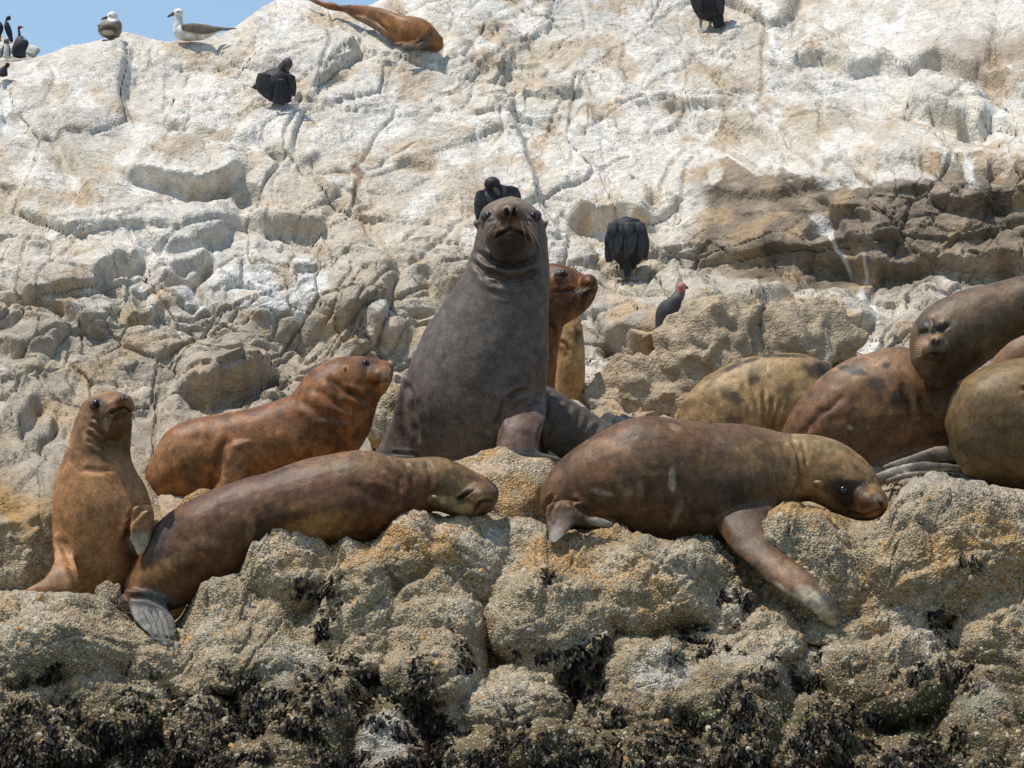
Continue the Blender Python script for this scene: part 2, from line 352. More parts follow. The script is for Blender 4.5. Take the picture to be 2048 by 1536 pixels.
    fine += fg * (0.2 + 0.8 * rough) * ((rnd(KID, 1) - .5) * 0.028 + (vx * (rnd(KID, 2) - .5) + vy * (rnd(KID, 3) - .5)) * 0.05) * sst(0, .22, K2 - K1)
    fine -= up * .011 * np.exp(-((K2 - K1) / .07) ** 2) * sst(.45, .7, rnd(KID, 9)) * (.4 + .6 * rough)
    fine += (low(1.6, 3, 61, 3, .55) * 0.055 + low(9, 2, 66, 1) * .012 * flat_) * (0.5 + 0.5 * rough)
    # ---- features read from the photograph: (polyline, height, reach above, reach below)
    LEDGES = [
        ([(245, 338), (300, 350), (350, 364), (410, 372), (465, 345), (495, 330)], .26, 46, 20),
        ([(470, 395), (530, 424), (600, 440), (650, 455)], .24, 40, 26),
        ([(533, 283), (560, 302), (640, 322)], .10, 26, 12), ([(590, 330), (628, 318), (640, 296)], .10, 20, 10),
        ([(280, 462), (330, 482), (395, 472), (445, 452), (462, 425)], .15, 50, 16),
        ([(188, 556), (232, 524), (292, 492)], .22, 30, 26), ([(318, 548), (370, 530), (425, 500)], .22, 34, 24),
        ([(0, 588), (60, 602), (120, 606), (175, 640), (225, 650)], .16, 50, 18),
        ([(250, 632), (300, 612), (330, 590)], .13, 26, 16),
        ([(1140, 398), (1190, 416), (1240, 424), (1300, 432)], .26, 30, 26),
        ([(355, 772), (420, 782), (500, 752), (562, 708)], .26, 60, 20), ([(285, 782), (345, 768)], .10, 26, 10),
        ([(1560, 100), (1700, 120), (1880, 112), (1960, 150), (2060, 205)], .22, 50, 22),
        ([(1800, 215), (1880, 240), (1945, 262), (1990, 250)], .26, 52, 18),
        ([(1385, 372), (1450, 392), (1560, 392), (1640, 376), (1730, 330), (1850, 340), (2060, 352)], .09, 60, 60),
        ([(1580, 516), (1700, 528), (1850, 520), (2060, 540)], .20, 40, 40), ([(1600, 470), (1680, 440), (1760, 452)], .12, 30, 30),
        ([(1850, 402), (1930, 410), (2060, 412)], .14, 30, 22), ([(1640, 400), (1690, 470), (1720, 520)], .12, 36, 26),
        ([(1200, 556), (1270, 562), (1340, 556)], .12, 40, 20), ([(864, 540), (872, 580), (900, 606)], .22, 30, 30),
        ([(600, 640), (660, 655), (720, 650), (800, 690)], .12, 50, 30), ([(0, 862), (35, 880), (62, 850), (78, 806)], .18, 40, 24),
        ([(80, 870), (130, 862), (180, 880)], .10, 30, 14), ([(0, 700), (60, 705), (130, 690)], .10, 34, 14),
        ([(140, 96), (190, 98), (245, 108), (290, 94)], .10, 22, 10), ([(965, 80), (985, 84), (1002, 76)], .12, 18, 10),
        ([(740, 300), (800, 330), (880, 336)], .10, 24, 14), ([(880, 380), (905, 402), (912, 440)], .12, 26, 18),
        ([(1040, 180), (1110, 196), (1170, 188)], .10, 26, 14), ([(1290, 196), (1380, 206), (1480, 212)], .14, 30, 14),
        ([(1390, 240), (1520, 262), (1560, 300)], .12, 26, 20), ([(1200, 690), (1260, 700), (1300, 740), (1390, 706)], .20, 50, 60),
        ([(1375, 640), (1440, 655), (1520, 640), (1600, 600)], .14, 50, 30), ([(1560, 690), (1650, 670), (1760, 640)], .16, 40, 30),
        ([(1490, 150), (1600, 170), (1700, 160)], .10, 30, 14), ([(1660, 318), (1690, 328)], .22, 14, 14),
        ([(610, 190), (660, 165), (700, 150)], .08, 30, 12), ([(250, 175), (262, 150), (275, 170)], .08, 20, 12),
        ([(100, 220), (150, 330), (190, 420)], .12, 60, 40), ([(330, 230), (440, 250), (520, 270)], .10, 40, 20)]
    for line, amp, ru, rd in LEDGES:
        xs = [q[0] for q in line]; ys = [q[1] for q in line]; mg = 3 * max(ru, rd)
        sel = np.where((px > min(xs) - mg) & (px < max(xs) + mg) & (py > min(ys) - mg) & (py < max(ys) + mg))[0]
        wob = perlin(p[sel], 3.5, 77) * 16
        d, s, tt = seg_dist(px[sel], py[sel] + wob, line)
        tap = sst(-0.02, .12, tt) * sst(1.02, .88, tt)
        a = s * d
        k = sst(-9, 9, a); v = amp * .70 * np.exp(np.minimum(a, 0) / ru) * (1 - k) - amp * 1.0 * np.exp(-np.maximum(a, 0) / rd) * k
        disp[sel] += v * tap
    qm = .5 * low(7, 2, 93, 1)
    qn = 0.55 * low(2.6, 3, 91, 2)
    for (cx, cy, rx, ry, rot, h) in [                        # rounded masses standing proud (+) and holes (-)
            (385, 300, 120, 62, 10, .16), (415, 425, 50, 55, 20, .22), (350, 560, 42, 26, -8, .2), (460, 700, 115, 60, -12, .28),
            (560, 330, 60, 40, 12, .12), (650, 350, 50, 40, 10, .12), (720, 640, 110, 60, 0, .22), (100, 630, 100, 45, 8, .16),
            (170, 100, 70, 22, -5, .12), (1250, 425, 46, 18, 5, .12), (1330, 740, 130, 90, 0, .35), (1470, 640, 110, 75, -10, .30),
            (1640, 620, 130, 45, 0, .2), (1900, 190, 90, 60, 20, .25), (1640, 235, 60, 36, 0, .14), (1520, 310, 70, 30, -10, .14), (60, 760, 110, 50, 0, .18),
            (150, 960, 150, 70, -12, .16), (770, 820, 50, 80, 15, .22), (300, 110, 60, 30, 0, .1), (1000, 70, 40, 18, 0, .12),
            (505, 385, 34, 22, 30, -.40), (540, 425, 40, 12, 15, -.35), (430, 372, 26, 12, -20, -.30), (552, 300, 16, 8, 30, -.25), (240, 520, 34, 16, -35, -.3),
            (385, 515, 46, 14, -22, -.3), (290, 575, 16, 28, 0, -.12), (1205, 420, 50, 9, 8, -.2), (1935, 256, 18, 16, 0, -.25), (1995, 100, 40, 70, 20, -.2),
            (510, 762, 50, 12, -22, -.2), (890, 590, 16, 30, -20, -.22), (1262, 800, 26, 50, 0, -.22), (1215, 705, 12, 22, 0, -.2), (680, 745, 60, 14, 0, -.1)]:
        c, s = math.cos(R(rot)), math.sin(R(rot)); dx = px - cx; dy = py - cy
        q = ((dx * c + dy * s) / rx) ** 2 + ((-dx * s + dy * c) / ry) ** 2 + qn
        if h > 0: disp += h * np.sqrt(np.clip(1 - q, 0, 1)) * .5
        else: disp += h * .55 * sst(1.2, .0, q + 1.1 * qn + qm)
    disp *= np.where(beyond.ravel() > 0, 0, sst(-4, 55, py - np.repeat(ridge, nv, 0).ravel()))
    dg = disp.reshape(nv, nu)
    for _ in range(3): dg[1:-1, 1:-1] = (dg[1:-1, 1:-1] * 4 + 2 * (dg[:-2, 1:-1] + dg[2:, 1:-1] + dg[1:-1, :-2] + dg[1:-1, 2:]) + dg[:-2, :-2] + dg[2:, 2:] + dg[:-2, 2:] + dg[2:, :-2]) / 16
    disp = dg.ravel() + fine * np.where(beyond.ravel() > 0, 0, sst(-4, 30, py - np.repeat(ridge, nv, 0).ravel()))
    lo_ = np.where(py > 930)[0]; fgm = sst(960, 1060, py[lo_]); pl = p[lo_]
    f1, f2, _, _, _ = worley(pl[:, 0] * 9 + fbm(pl, 5, 2, 5) * 1.2, pl[:, 2] * 9 + pl[:, 1] * 4, 61)
    fgm = fgm * (1 - .85 * np.exp(-((px[lo_] - 305) / 70) ** 2 - ((py[lo_] - 1215) / 55) ** 2)); g1, g2, _, _, _ = worley(pl[:, 0] * 3.2 + fbm(pl, 3, 2, 6) * .9 + pl[:, 2], pl[:, 2] * 2.6 + pl[:, 1] * 2, 63)
    disp[lo_] += fgm * (fbm(pl, 3.0, 5, 531, .55) * .075 - f1 ** 2 * .016 - .012 * np.exp(-((g2 - g1) / .07) ** 2) + (g2 - g1) * .012)
    vd = p / np.linalg.norm(p, axis=1, keepdims=True); n = .62 * n - .38 * vd; n /= np.linalg.norm(n, axis=1, keepdims=True)
    q = p + n * (disp * (.66 + .08 * sst(420, 620, py) + .28 * (py > 1000)))[:, None]
    # -------- colour of the stone itself
    n1 = low(0.8, 4, 101, 4); n2 = low(2.3, 4, 111, 2); n3 = low(7.0, 3, 121, 1)
    white = np.array([.645, .585, .495]); tan = np.array([.50, .42, .315]); pink = np.array([.53, .42, .33]); grey = np.array([.50, .475, .43])
    c = white[None] + (tan - white)[None] * sst(-.25, .45, n1 + .5 * n2)[:, None] * .75
    c += (pink - c) * (sst(.1, .5, n2 - .3 * n1) * .5)[:, None]; c += (grey - c) * (sst(.05, .5, low(1.3, 3, 131, 3)) * .45)[:, None]
    c += (np.array([.72, .67, .59]) - c) * (sst(.22, .42, n2 + .35 * n3 + .20 * sst(480, 260, py)) * sst(720, 560, py) * .8)[:, None]          # guano wash
    ta = np.array([.33, .265, .19]) * (1 + .3 * n3[:, None])                                                          # weathered tan lower slope
    lw_ = sst(470, 720, py + 90 * n1 + 40 * (px < 800)); c += (ta - c) * (lw_ * .8)[:, None]
    br = np.array([.20, .152, .105]) * (1 + .55 * n3[:, None] + .3 * n2[:, None])                                       # dark stained face at right
    mface = sst(1350, 1440, px + 50 * n2) * sst(346, 360, py + 26 * n2 + 42 * n3) * sst(590, 535, py + 40 * n2)
    c += (br - c) * (mface * .93)[:, None]
    c += (np.array([.27, .19, .115]) - c) * (sst(1840, 1960, px + 60 * n2) * sst(40, 100, py) * sst(190, 130, py + 30 * n3) * .7)[:, None]
    orr = np.array([.42, .28, .14])
    mo = sst(1160, 1240, px) * sst(1800, 1650, px) * sst(560, 640, py + 40 * n2); c += (orr - c) * (mo * sst(-.1, .35, n3 + .4 * n2) * .6)[:, None]
    for (cx, cy, rx, ry, colr, st) in [(560, 560, 110, 50, (.70, .68, .63), .8), (1670, 690, 90, 40, (.72, .69, .64), .9), (770, 660, 50, 40, (.66, .65, .62), .5),
                                        (1600, 180, 160, 70, (.64, .61, .56), .5), (250, 600, 40, 60, (.40, .36, .24), .5), (1190, 760, 30, 40, (.66, .62, .55), .6),
                                        (80, 740, 60, 30, (.36, .33, .22), .4), (690, 775, 60, 20, (.62, .58, .5), .5), (940, 905, 40, 20, (.7, .68, .64), .0)]:
        m = sst(1.3, .5, ((px - cx) / rx) ** 2 + ((py - cy) / ry) ** 2 - .9 * n2 - .5 * n3); c += (np.array(colr) - c) * (m * st)[:, None]
    d, s, tt = seg_dist(px, py, [(715, 322), (722, 350), (706, 385), (712, 402)])                                        # rusty stain
    c += (np.array([.20, .125, .085]) - c) * (sst(13, 6, d + 9 * n3) * .85)[:, None]
    # thin white dropping runs down the slope
    ps = np.stack([x * 11 + 2.0 * n2, t * 1.3, t * 0], 1); st_ = perlin(ps, 1.0, 141)
    c += (np.array([.74, .72, .68]) - c) * (sst(.32, .46, st_) * sst(-.1, .2, low(1.1, 2, 151, 5)) * sst(900, 700, py) * .7)[:, None]
    oc = np.array([.40, .27, .145]); c += (oc - c) * (sst(.12, .5, low(3.4, 3, 161, 1) + .35 * n3) * .55 * up)[:, None]
    c *= (1 + .16 * n3)[:, None]
    lo_ = np.where(py > 900)[0]; k = sst(930, 1010, py[lo_] + 60 * n2[lo_])[:, None]
    c[lo_] += (shore_colour(p[lo_], px[lo_], py[lo_]) - c[lo_]) * k
    SID = np.where(WHO.ravel() >= 0, -10 - WHO.ravel(), SID)
    return nu, nv, q, c, SID, px, py
nu, nv, SV, SC, SID, SPX, SPY = build_slope()
idx = np.arange(nu * nv).reshape(nv, nu)
quads = np.stack([idx[:-1, :-1], idx[1:, :-1], idx[1:, 1:], idx[:-1, 1:]], -1).reshape(-1, 4)
# vertex normals of the whole sheet (so that slab borders shade without seams)
fn = np.cross(SV[quads[:, 2]] - SV[quads[:, 0]], SV[quads[:, 3]] - SV[quads[:, 1]])
SN = np.zeros_like(SV)
for k in range(4): np.add.at(SN, quads[:, k], fn)
SN /= np.linalg.norm(SN, axis=1, keepdims=True) + 1e-12
def sub_mesh(name, fsel):
    q = quads[fsel]; u, inv = np.unique(q.ravel(), return_inverse=True)
    me = mesh_from(name, SV[u], inv.reshape(-1, 4), SC[u])
    me.normals_split_custom_set_from_vertices(SN[u].astype(np.float32))
    return me
fc_id = SID[quads[:, 0]]; fpx = SPX[quads[:, 0]]; fpy = SPY[quads[:, 0]]
inview = (fpx > -60) & (fpx < 2108) & (fpy > -30) & (fpy < 1600) & ((fpy < 1075) | (fc_id < 0))
ids, cnt = np.unique(fc_id[inview], return_counts=True)
slab_ids = ids[np.argsort(-cnt)][:290]
slab_ids = [i for i in slab_ids if cnt[np.where(ids == i)[0][0]] > 60]
is_slab = np.isin(fc_id, slab_ids) & inview
shore = add("rock_shore", sub_mesh("rock_shore", ~is_slab), M_rock, kind="structure")
shore.data.materials.append(M_barn)
shore.data.polygons.foreach_set("material_index", (fpy[~is_slab] > 985).astype(np.int32))
order = np.argsort(fc_id[is_slab], kind='stable'); fs = np.where(is_slab)[0][order]; fi = fc_id[fs]
cuts = np.where(np.diff(fi))[0] + 1
for grp in np.split(fs, cuts):
    nm = "boulder" if fc_id[grp[0]] < 0 else "rock_slab"
    add(nm, sub_mesh(nm, grp), M_barn if nm == "boulder" else M_rock, shore)
ci = idx[::2, ::2]; cq = np.stack([ci[:-1, :-1], ci[1:, :-1], ci[1:, 1:], ci[:-1, 1:]], -1).reshape(-1, 4)
cu, cinv = np.unique(cq.ravel(), return_inverse=True)
bvh_slope = BVHTree.FromPolygons(SV[cu].tolist(), cinv.reshape(-1, 4).tolist())

# ================================================================== FOREGROUND BOULDERS
ICO = {}
def ico(n):
    if n not in ICO:
        bm = bmesh.new(); bmesh.ops.create_icosphere(bm, subdivisions=n, radius=1.0)
        bm.verts.ensure_lookup_table()
        ICO[n] = (np.array([v.co[:] for v in bm.verts]), np.array([[v.index for v in f.verts] for f in bm.faces])); bm.free()
    return ICO[n]
B_V, B_F, B_C = [], [], []
def boulder(cx, cy, rx, ry, d, rot=0.0, dz=1.0, seed=0, rough=1.0, pale=None):
    rng = np.random.RandomState(seed + 7)
    V, F = ico(5 if max(rx, ry) > 88 else 4)
    u = V * (np.abs(V) ** .12)
    for _ in range(5):
        nn = rng.normal(size=3); nn /= np.linalg.norm(nn); h = rng.uniform(.5, .8)
        over = np.maximum(u @ nn - h, 0); u = u - (over * .85)[:, None] * nn
    s = d / FPX; c, sn = math.cos(R(rot)), math.sin(R(rot))
    a = u[:, 0] * rx * s; b = u[:, 2] * ry * s; e = u[:, 1] * 0.5 * (rx + ry) * s * dz
    x = a * c - b * sn; z = a * sn + b * c
    P = W(cx, cy, d)[None] + x[:, None] * RTV + z[:, None] * np.array([0, 0, 1.0]) + e[:, None] * np.array([0, 1.0, 0])
    P = P + np.stack([fbm(P, 2.6, 2, 331), fbm(P, 2.6, 2, 341), fbm(P, 2.6, 2, 351)], 1) * .075
    r = .5 * (rx + ry) * s
    q = P + seed * 3.7
    dirn = P - W(cx, cy, d)[None]; dirn /= np.linalg.norm(dirn, axis=1, keepdims=True)
    dp = fbm(q, 1.1 / r, 3, 301) * r * .17 + fbm(P, 6, 4, 311, .55) * .030 * rough
    f1, f2, _, _, _ = worley(P[:, 0] * 11 + .5 * perlin(P, 4, 5), P[:, 2] * 11 + P[:, 1] * 7, 61)
    dp += (-(f1 ** 2) * .010 + .003) * rough + fbm(P, 26, 2, 321) * .008
    P = P + dirn * dp[:, None]
    px, py, _ = PX(P)
    col = shore_colour(P, px, py) if pale is None else np.array(pale)[None] * (1 + .25 * fbm(P, 3, 3, 361) + .12 * fbm(P, 14, 2, 371))[:, None]
    o = add("boulder", mesh_from("boulder", P, F, col), M_barn if pale is None else M_rock, shore)
    B_V.append(P); B_F.append(F + sum(len(v) for v in B_V[:-1])); B_C.append(col)
    return o
FREE = [(995, 1030, 185, 142, 14.55, 0), (378, 1085, 56, 95, 14.12, -25), (772, 850, 50, 92, 15.5, 20), (226, 1186, 32, 26, 13.75, 0)]
for i, b in enumerate(FREE): boulder(*b[:5], rot=b[5], seed=i, dz=.95)
boulder(0, 118, 84, 38, 34.0, seed=11, pale=(.66, .60, .50)); boulder(34, 134, 58, 24, 29.0, seed=12, pale=(.64, .57, .46))
BV = np.concatenate(B_V); BF = np.concatenate(B_F)
bvh_b = BVHTree.FromPolygons(BV.tolist(), BF.tolist())
def ray_hit(px, py):
    dr = W(px, py, 1.0); dr = Vector(dr / np.linalg.norm(dr)); best = None
    for b in (bvh_slope, bvh_b):
        h = b.ray_cast(Vector((0, 0, 0)), dr)
        if h[0] is not None and (best is None or h[3] < best[3]): best = h
    return best
def seat(px, py):
    h = ray_hit(px, py); return float(np.array(h[0][:]) @ FW)
V5D = seat(1338, 655) - .10
for k_, (cx_, cy_, rx_, ry_) in enumerate([(1446, 704, 128, 150), (1285, 790, 120, 105), (1610, 705, 130, 105)]): boulder(cx_, cy_, rx_, ry_, V5D - .12 + .05 * (k_ == 2), seed=14 + k_, pale=(.41, .32, .215), dz=.45, rough=2.6)

# ================================================================== ANIMAL BUILDER
def catmull(A, n):
    A = np.asarray(A, float); K = len(A)
    t = np.linspace(0, K - 1, n); k = np.clip(t.astype(int), 0, K - 2); f = (t - k)[:, None]
    P = np.vstack([2 * A[0] - A[1], A, 2 * A[-1] - A[-2]])
    p0, p1, p2, p3 = P[k], P[k + 1], P[k + 2], P[k + 3]
    return 0.5 * ((2 * p1) + (-p0 + p2) * f + (2 * p0 - 5 * p1 + 4 * p2 - p3) * f ** 2 + (-p0 + 3 * p1 - 3 * p2 + p3) * f ** 3)
def tube(ribs, d, thick=.9, dofs=None, n=48, m=28):
    """ribs: (x1,y1,x2,y2[,depth offset[,thickness ratio]]) photo outlines on both sides -> closed solid at depth d"""
    rr = []
    for r in ribs:
        dd = d + (r[4] if len(r) > 4 else 0); th = r[5] if len(r) > 5 else thick
        a = W(r[0], r[1], dd); b = W(r[2], r[3], dd)
        h = (a - b) / 2; rr.append(np.concatenate([(a + b) / 2, h, [np.linalg.norm(h) * th]]))
    rr = catmull(rr, n)
    th = np.linspace(0, 2 * np.pi, m, endpoint=False)
    C = rr[:, None, :3]; H = rr[:, None, 3:6]; rb = np.maximum(rr[:, 6], .002)[:, None, None]
    B = -FW[None, None]
    V = C + H * np.cos(th)[None, :, None] + B * rb * np.sin(th)[None, :, None]
    def tip(i, j):
        dr = rr[i, :3] - rr[j, :3]; l = np.linalg.norm(dr) + 1e-9
        return rr[i, :3] + dr / l * min(np.linalg.norm(rr[i, 3:6]) * .3, .03)
    t0, t1 = tip(0, 1), tip(-1, -2)
    Vs = np.vstack([V.reshape(-1, 3), t0[None], t1[None]]); F = []
    a = np.arange(m); b = (a + 1) % m
    for i in range(n - 1):
        F.append(np.stack([i * m + a, i * m + b, (i + 1) * m + b, (i + 1) * m + a], 1))
    F = np.concatenate(F); T0 = np.stack([b, a, a * 0 + n * m, a * 0 + n * m], 1); T1 = np.stack([(n - 1) * m + a, (n - 1) * m + b, a * 0 + n * m + 1, a * 0 + n * m + 1], 1)
    return Vs, np.concatenate([F, T0, T1])
def blob(cx, cy, rx, ry, d, rz, rot=0.0):
    """ellipsoid: pixel radii in the picture plane, rz metres in depth"""
    V, F = ico(3); s = d / FPX; c, sn = math.cos(R(rot)), math.sin(R(rot))
    a, b = V[:, 0] * rx * s, V[:, 2] * ry * s
    P = W(cx, cy, d)[None] + (a * c - b * sn)[:, None] * RTV + (a * sn + b * c)[:, None] * UPV - (V[:, 1] * rz)[:, None] * -FW
    return P, np.concatenate([F, F[:, 2:]], 1)
def unite(solids, voxel, smooth):
    Vs, Fs, o = [], [], 0
    for V, F in solids: Vs.append(V); Fs.append(F + o); o += len(V)
    V = np.concatenate(Vs); F = np.concatenate(Fs)
    me = bpy.data.meshes.new("tmp")
    me.from_pydata(V.tolist(), [], [list(dict.fromkeys(f)) for f in F.tolist()]); me.update()
    bm = bmesh.new(); bm.from_mesh(me); bmesh.ops.recalc_face_normals(bm, faces=bm.faces); bm.to_mesh(me); bm.free()
    ob = bpy.data.objects.new("tmp", me); COL.objects.link(ob)
    md = ob.modifiers.new("r", 'REMESH'); md.mode = 'VOXEL'; md.voxel_size = voxel; md.adaptivity = 0
    ms = ob.modifiers.new("s", 'SMOOTH'); ms.factor = .5; ms.iterations = smooth
    dg = bpy.context.evaluated_depsgraph_get(); ev = ob.evaluated_get(dg)
    out = bpy.data.meshes.new_from_object(ev, depsgraph=dg)
    bpy.data.objects.remove(ob); bpy.data.meshes.remove(me)
    return out
def get_v(me):
    a = np.empty(len(me.vertices) * 3, np.float32); me.vertices.foreach_get("co", a); return a.reshape(-1, 3).astype(float)
def get_n(me):
    a = np.empty(len(me.vertices) * 3, np.float32); me.vertices.foreach_get("normal", a); return a.reshape(-1, 3).astype(float)
def animal(name, solids, base, tags, mat=None, voxel=.0085, smooth=5, grooves=(), dabs=(), lump=.010, mottle=.22, streaks=0, lines=()):
    """one continuous body mesh; grooves = (polyline, width px, depth m); dabs = (cx,cy,rx,ry,rot,colour,strength[,edge])"""
    me = unite(solids, voxel, smooth)
    P = get_v(me); n = get_n(me)
    facing = sst(0.02, .35, -(n @ FW))
    P0 = P.copy()
    px, py, _ = PX(P0)
    dsp = fbm(P0, 4.0, 2, 401) * lump + fbm(P0, 16, 2, 411) * lump * .18
    for line, w, amp in grooves:
        xs = [q[0] for q in line]; ys = [q[1] for q in line]; mg = 4 * w
        sel = np.where((px > min(xs) - mg) & (px < max(xs) + mg) & (py > min(ys) - mg) & (py < max(ys) + mg))[0]
        if len(sel) == 0: continue
        wob = perlin(P0[sel], 14, 88) * w * .8
        d, s, tt = seg_dist(px[sel] + wob, py[sel] + wob, line)
        tap = sst(-.02, .18, tt) * sst(1.02, .82, tt)
        g = -np.exp(-(d / w) ** 2) + .45 * np.exp(-((d - 2.1 * w) / (1.1 * w)) ** 2)
        dsp[sel] += g * amp * tap * facing[sel]
    P = P0 + n * dsp[:, None]
    me.vertices.foreach_set("co", P.astype(np.float32).ravel()); me.update()
    me.polygons.foreach_set("use_smooth", np.ones(len(me.polygons), bool))
    n1 = fbm(P0, 5, 3, 421); n2 = fbm(P0, 17, 3, 431); n4 = fbm(P0 * [1, 1, .55], 34, 2, 441)
    c = np.tile(np.array(base, float), (len(P), 1)) * np.clip(1 + mottle * (n1 * 1.6 + 1.1 * n2 + 1.0 * n4), .3, 2)[:, None]
    wet_ = sst(.12, .42, n1 + .4 * n2) * mottle * 1.6; c *= 1 - .6 * np.minimum(wet_, 1)[:, None]
    for q in dabs:
        cx, cy, rx, ry, rot, colr, st = q[:7]; ed = q[7] if len(q) > 7 else .35
        cc, sn = math.cos(R(rot)), math.sin(R(rot)); dx = px - cx; dy = py - cy
        r = np.sqrt(((dx * cc + dy * sn) / rx) ** 2 + ((-dx * sn + dy * cc) / ry) ** 2)
        m = sst(1.0 + ed, 1.0 - ed, r + .5 * ed * n1 + .8 * ed * n2) * st
        c += (np.array(colr) * np.clip(1 + mottle * (1.2 * n1 + n2 + .9 * n4), .3, 2)[:, None] - c) * m[:, None]
    for line, wd, colr, st in lines:
        dl, _, tt = seg_dist(px, py, line); mk = np.exp(-(dl / wd) ** 2) * st * sst(-.05, .12, tt) * sst(1.05, .88, tt); c += (np.array(colr) - c) * mk[:, None]
    if mat is None:
        n5 = fbm(P0, 10, 3, 451); c *= (1 - .30 * sst(.16, .26, n5) * min(1, mottle * 3.5))[:, None]
        rq = np.random.RandomState(int(abs(base[0]) * 9999) % 1000); x0, x1, y0, y1 = px.min(), px.max(), py.min(), py.max()
        for _ in range(streaks):
            cx, cy = rq.uniform(x0, x1), rq.uniform(y0, y1); an = rq.normal(.9, .7); ln = rq.uniform(6, 26); wd = rq.uniform(1.4, 3.2); k = rq.choice([1.5, 1.8, .6, .7])
            sel = np.where((np.abs(px - cx) < ln) & (np.abs(py - cy) < ln))[0]
            if len(sel) == 0: continue
            dx, dy = px[sel] - cx, py[sel] - cy; u = dx * math.cos(an) + dy * math.sin(an); v = -dx * math.sin(an) + dy * math.cos(an) + 4 * n5[sel]
            m = np.exp(-(v / wd) ** 2) * sst(ln * .6, ln * .2, np.abs(u)); c[sel] *= (1 + (k - 1) * m)[:, None]
        c = c * (np.array([1.0, .925, .86]) if base[2] > .6 * base[0] else np.array([1.0, .91, .74]))
    set_col(me, c)
    me.name = name
    return add(name, me, mat or M_fur, None, **tags)
def eye(parent, px, py, rpx, d, col=None, squash=1.0):
    """eyeball set into the head where the pixel ray meets it"""
    me_p = parent.data; b = BVHTree.FromPolygons([v.co[:] for v in me_p.vertices], [p.vertices[:] for p in me_p.polygons])
    dr = W(px, py, 1.0); h = b.ray_cast(Vector((0, 0, 0)), Vector(dr / np.linalg.norm(dr)))
    dd = float(np.array(h[0][:]) @ FW) if h[0] is not None else d
    r = rpx * dd / FPX
    V, F = blob(px, py, rpx, rpx * squash, dd + r * .45, r)
    return add("eye", mesh_from("eye", V, F[:, :3]), col or M_eye, parent)
def whiskers(parent, roots, d, rad=.0016):
    """roots: (x0,y0,x1,y1,x2,y2, depth0, depth1) quadratic hairs -> one part"""
    Vs, Fs, o = [], [], 0
    for (x0, y0, x1, y1, x2, y2, z0, z1) in roots:
        A = W(x0, y0, d + z0); Bp = W(x1, y1, d + (z0 + z1) / 2 - .02); C = W(x2, y2, d + z1); nseg = 7
        for i in range(nseg):
            t = i / (nseg - 1); p = (1 - t) ** 2 * A + 2 * t * (1 - t) * Bp + t * t * C; r = rad * (1 - .75 * t)
            for k in range(4):
                a = k * math.pi / 2; Vs.append(p + RTV * math.cos(a) * r + UPV * math.sin(a) * r)
        for i in range(nseg - 1):
            for k in range(4): Fs.append((o + i * 4 + k, o + i * 4 + (k + 1) % 4, o + (i + 1) * 4 + (k + 1) % 4, o + (i + 1) * 4 + k))
        o += nseg * 4
    add("whiskers", mesh_from("whiskers", Vs, Fs), M_whisk, parent, kind="stuff")
#@@ANIMALS
def conform(ribs, d, gap=.05, lead=0):
    """rest a limb on the rock: each rib takes the depth of the rock behind it"""
    out = []
    for r in ribs:
        dd = min(d, seat(.5 * (r[0] + r[2]), .5 * (r[1] + r[3])) - gap)
        if len(out) < lead: dd = d - .02 - .09 * len(out)
        out.append((*r[:4], dd - d, *(r[5:6])))
    for _ in range(4):
        z = [o[4] for o in out]
        out = [(*o[:4], z[i] if i in (0, len(out) - 1) else min(z[i], .5 * z[i] + .25 * z[i - 1] + .25 * z[i + 1]), *o[5:]) for i, o in enumerate(out)]
    return out
def tg(label, category="sea lion", group=None):
    t = {"label": label, "category": category}
    if group: t["group"] = group
    return t
GL = "sea lions hauled out on the rocks"
rng_w = random.Random(4)
GREY = (.120, .097, .082); OLIVE = (.19, .145, .085); UMBER = (.12, .062, .034); RED = (.235, .098, .034); TAN = (.37, .190, .086); DARK = (.026, .020, .016)
# ---- 1 grey sea lion sitting up in the middle, facing the camera
d = 15.1
trunk = tube([(1000, 400, 1044, 399), (980, 411, 1066, 411), (962, 437, 1084, 436), (952, 468, 1093, 467), (942, 505, 1097, 505), (927, 545, 1099, 545), (905, 582, 1100, 590), (879, 620, 1100, 635),
              (848, 664, 1098, 680), (825, 716, 1095, 730), (809, 770, 1090, 785), (803, 830, 1082, 842), (811, 888, 1056, 895), (838, 935, 1015, 940)], d, .82, n=64, m=40)
hind = tube([(1060, 765, 1030, 905), (1098, 775, 1062, 910), (1138, 797, 1100, 915), (1180, 825, 1140, 920), (1222, 848, 1185, 930), (1260, 875, 1230, 940)], d + .28, .8)
lf = tube([(806, 752, 850, 780), (794, 795, 838, 812), (781, 838, 826, 850), (768, 872, 822, 880), (754, 900, 832, 905), (746, 916, 850, 922)], d - .05, .55)
rf = tube([(1044, 768, 1094, 790, .0), (1016, 806, 1092, 816, -.14), (998, 846, 1088, 850, -.25), (990, 880, 1080, 882, -.30), (990, 904, 1080, 908, -.32), (998, 922, 1084, 926, -.32)], d, .62)
rfoot = tube([(1012, 896, 1000, 925, 0), (1045, 898, 1040, 930, 0), (1090, 904, 1085, 928, 0), (1118, 911, 1112, 926, 0), (1130, 917, 1127, 925, 0)], d - .34, .9)
head = [blob(1021, 440, 62, 42, d - .04, .2), blob(1021, 464, 56, 46, d - .17, .16), blob(996, 455, 28, 28, d - .24, .085), blob(1046, 455, 28, 28, d - .24, .085), blob(1020, 426, 31, 22, d - .27, .10), blob(1020, 440, 34, 28, d - .23, .10),
        blob(1022, 494, 43, 32, d - .17, .12), blob(977, 432, 18, 15, d - .13, .06), blob(1067, 432, 18, 15, d - .13, .06), blob(953, 448, 5, 9, d - .02, .02, 20), blob(1091, 450, 5, 11, d - .02, .02, -25)]
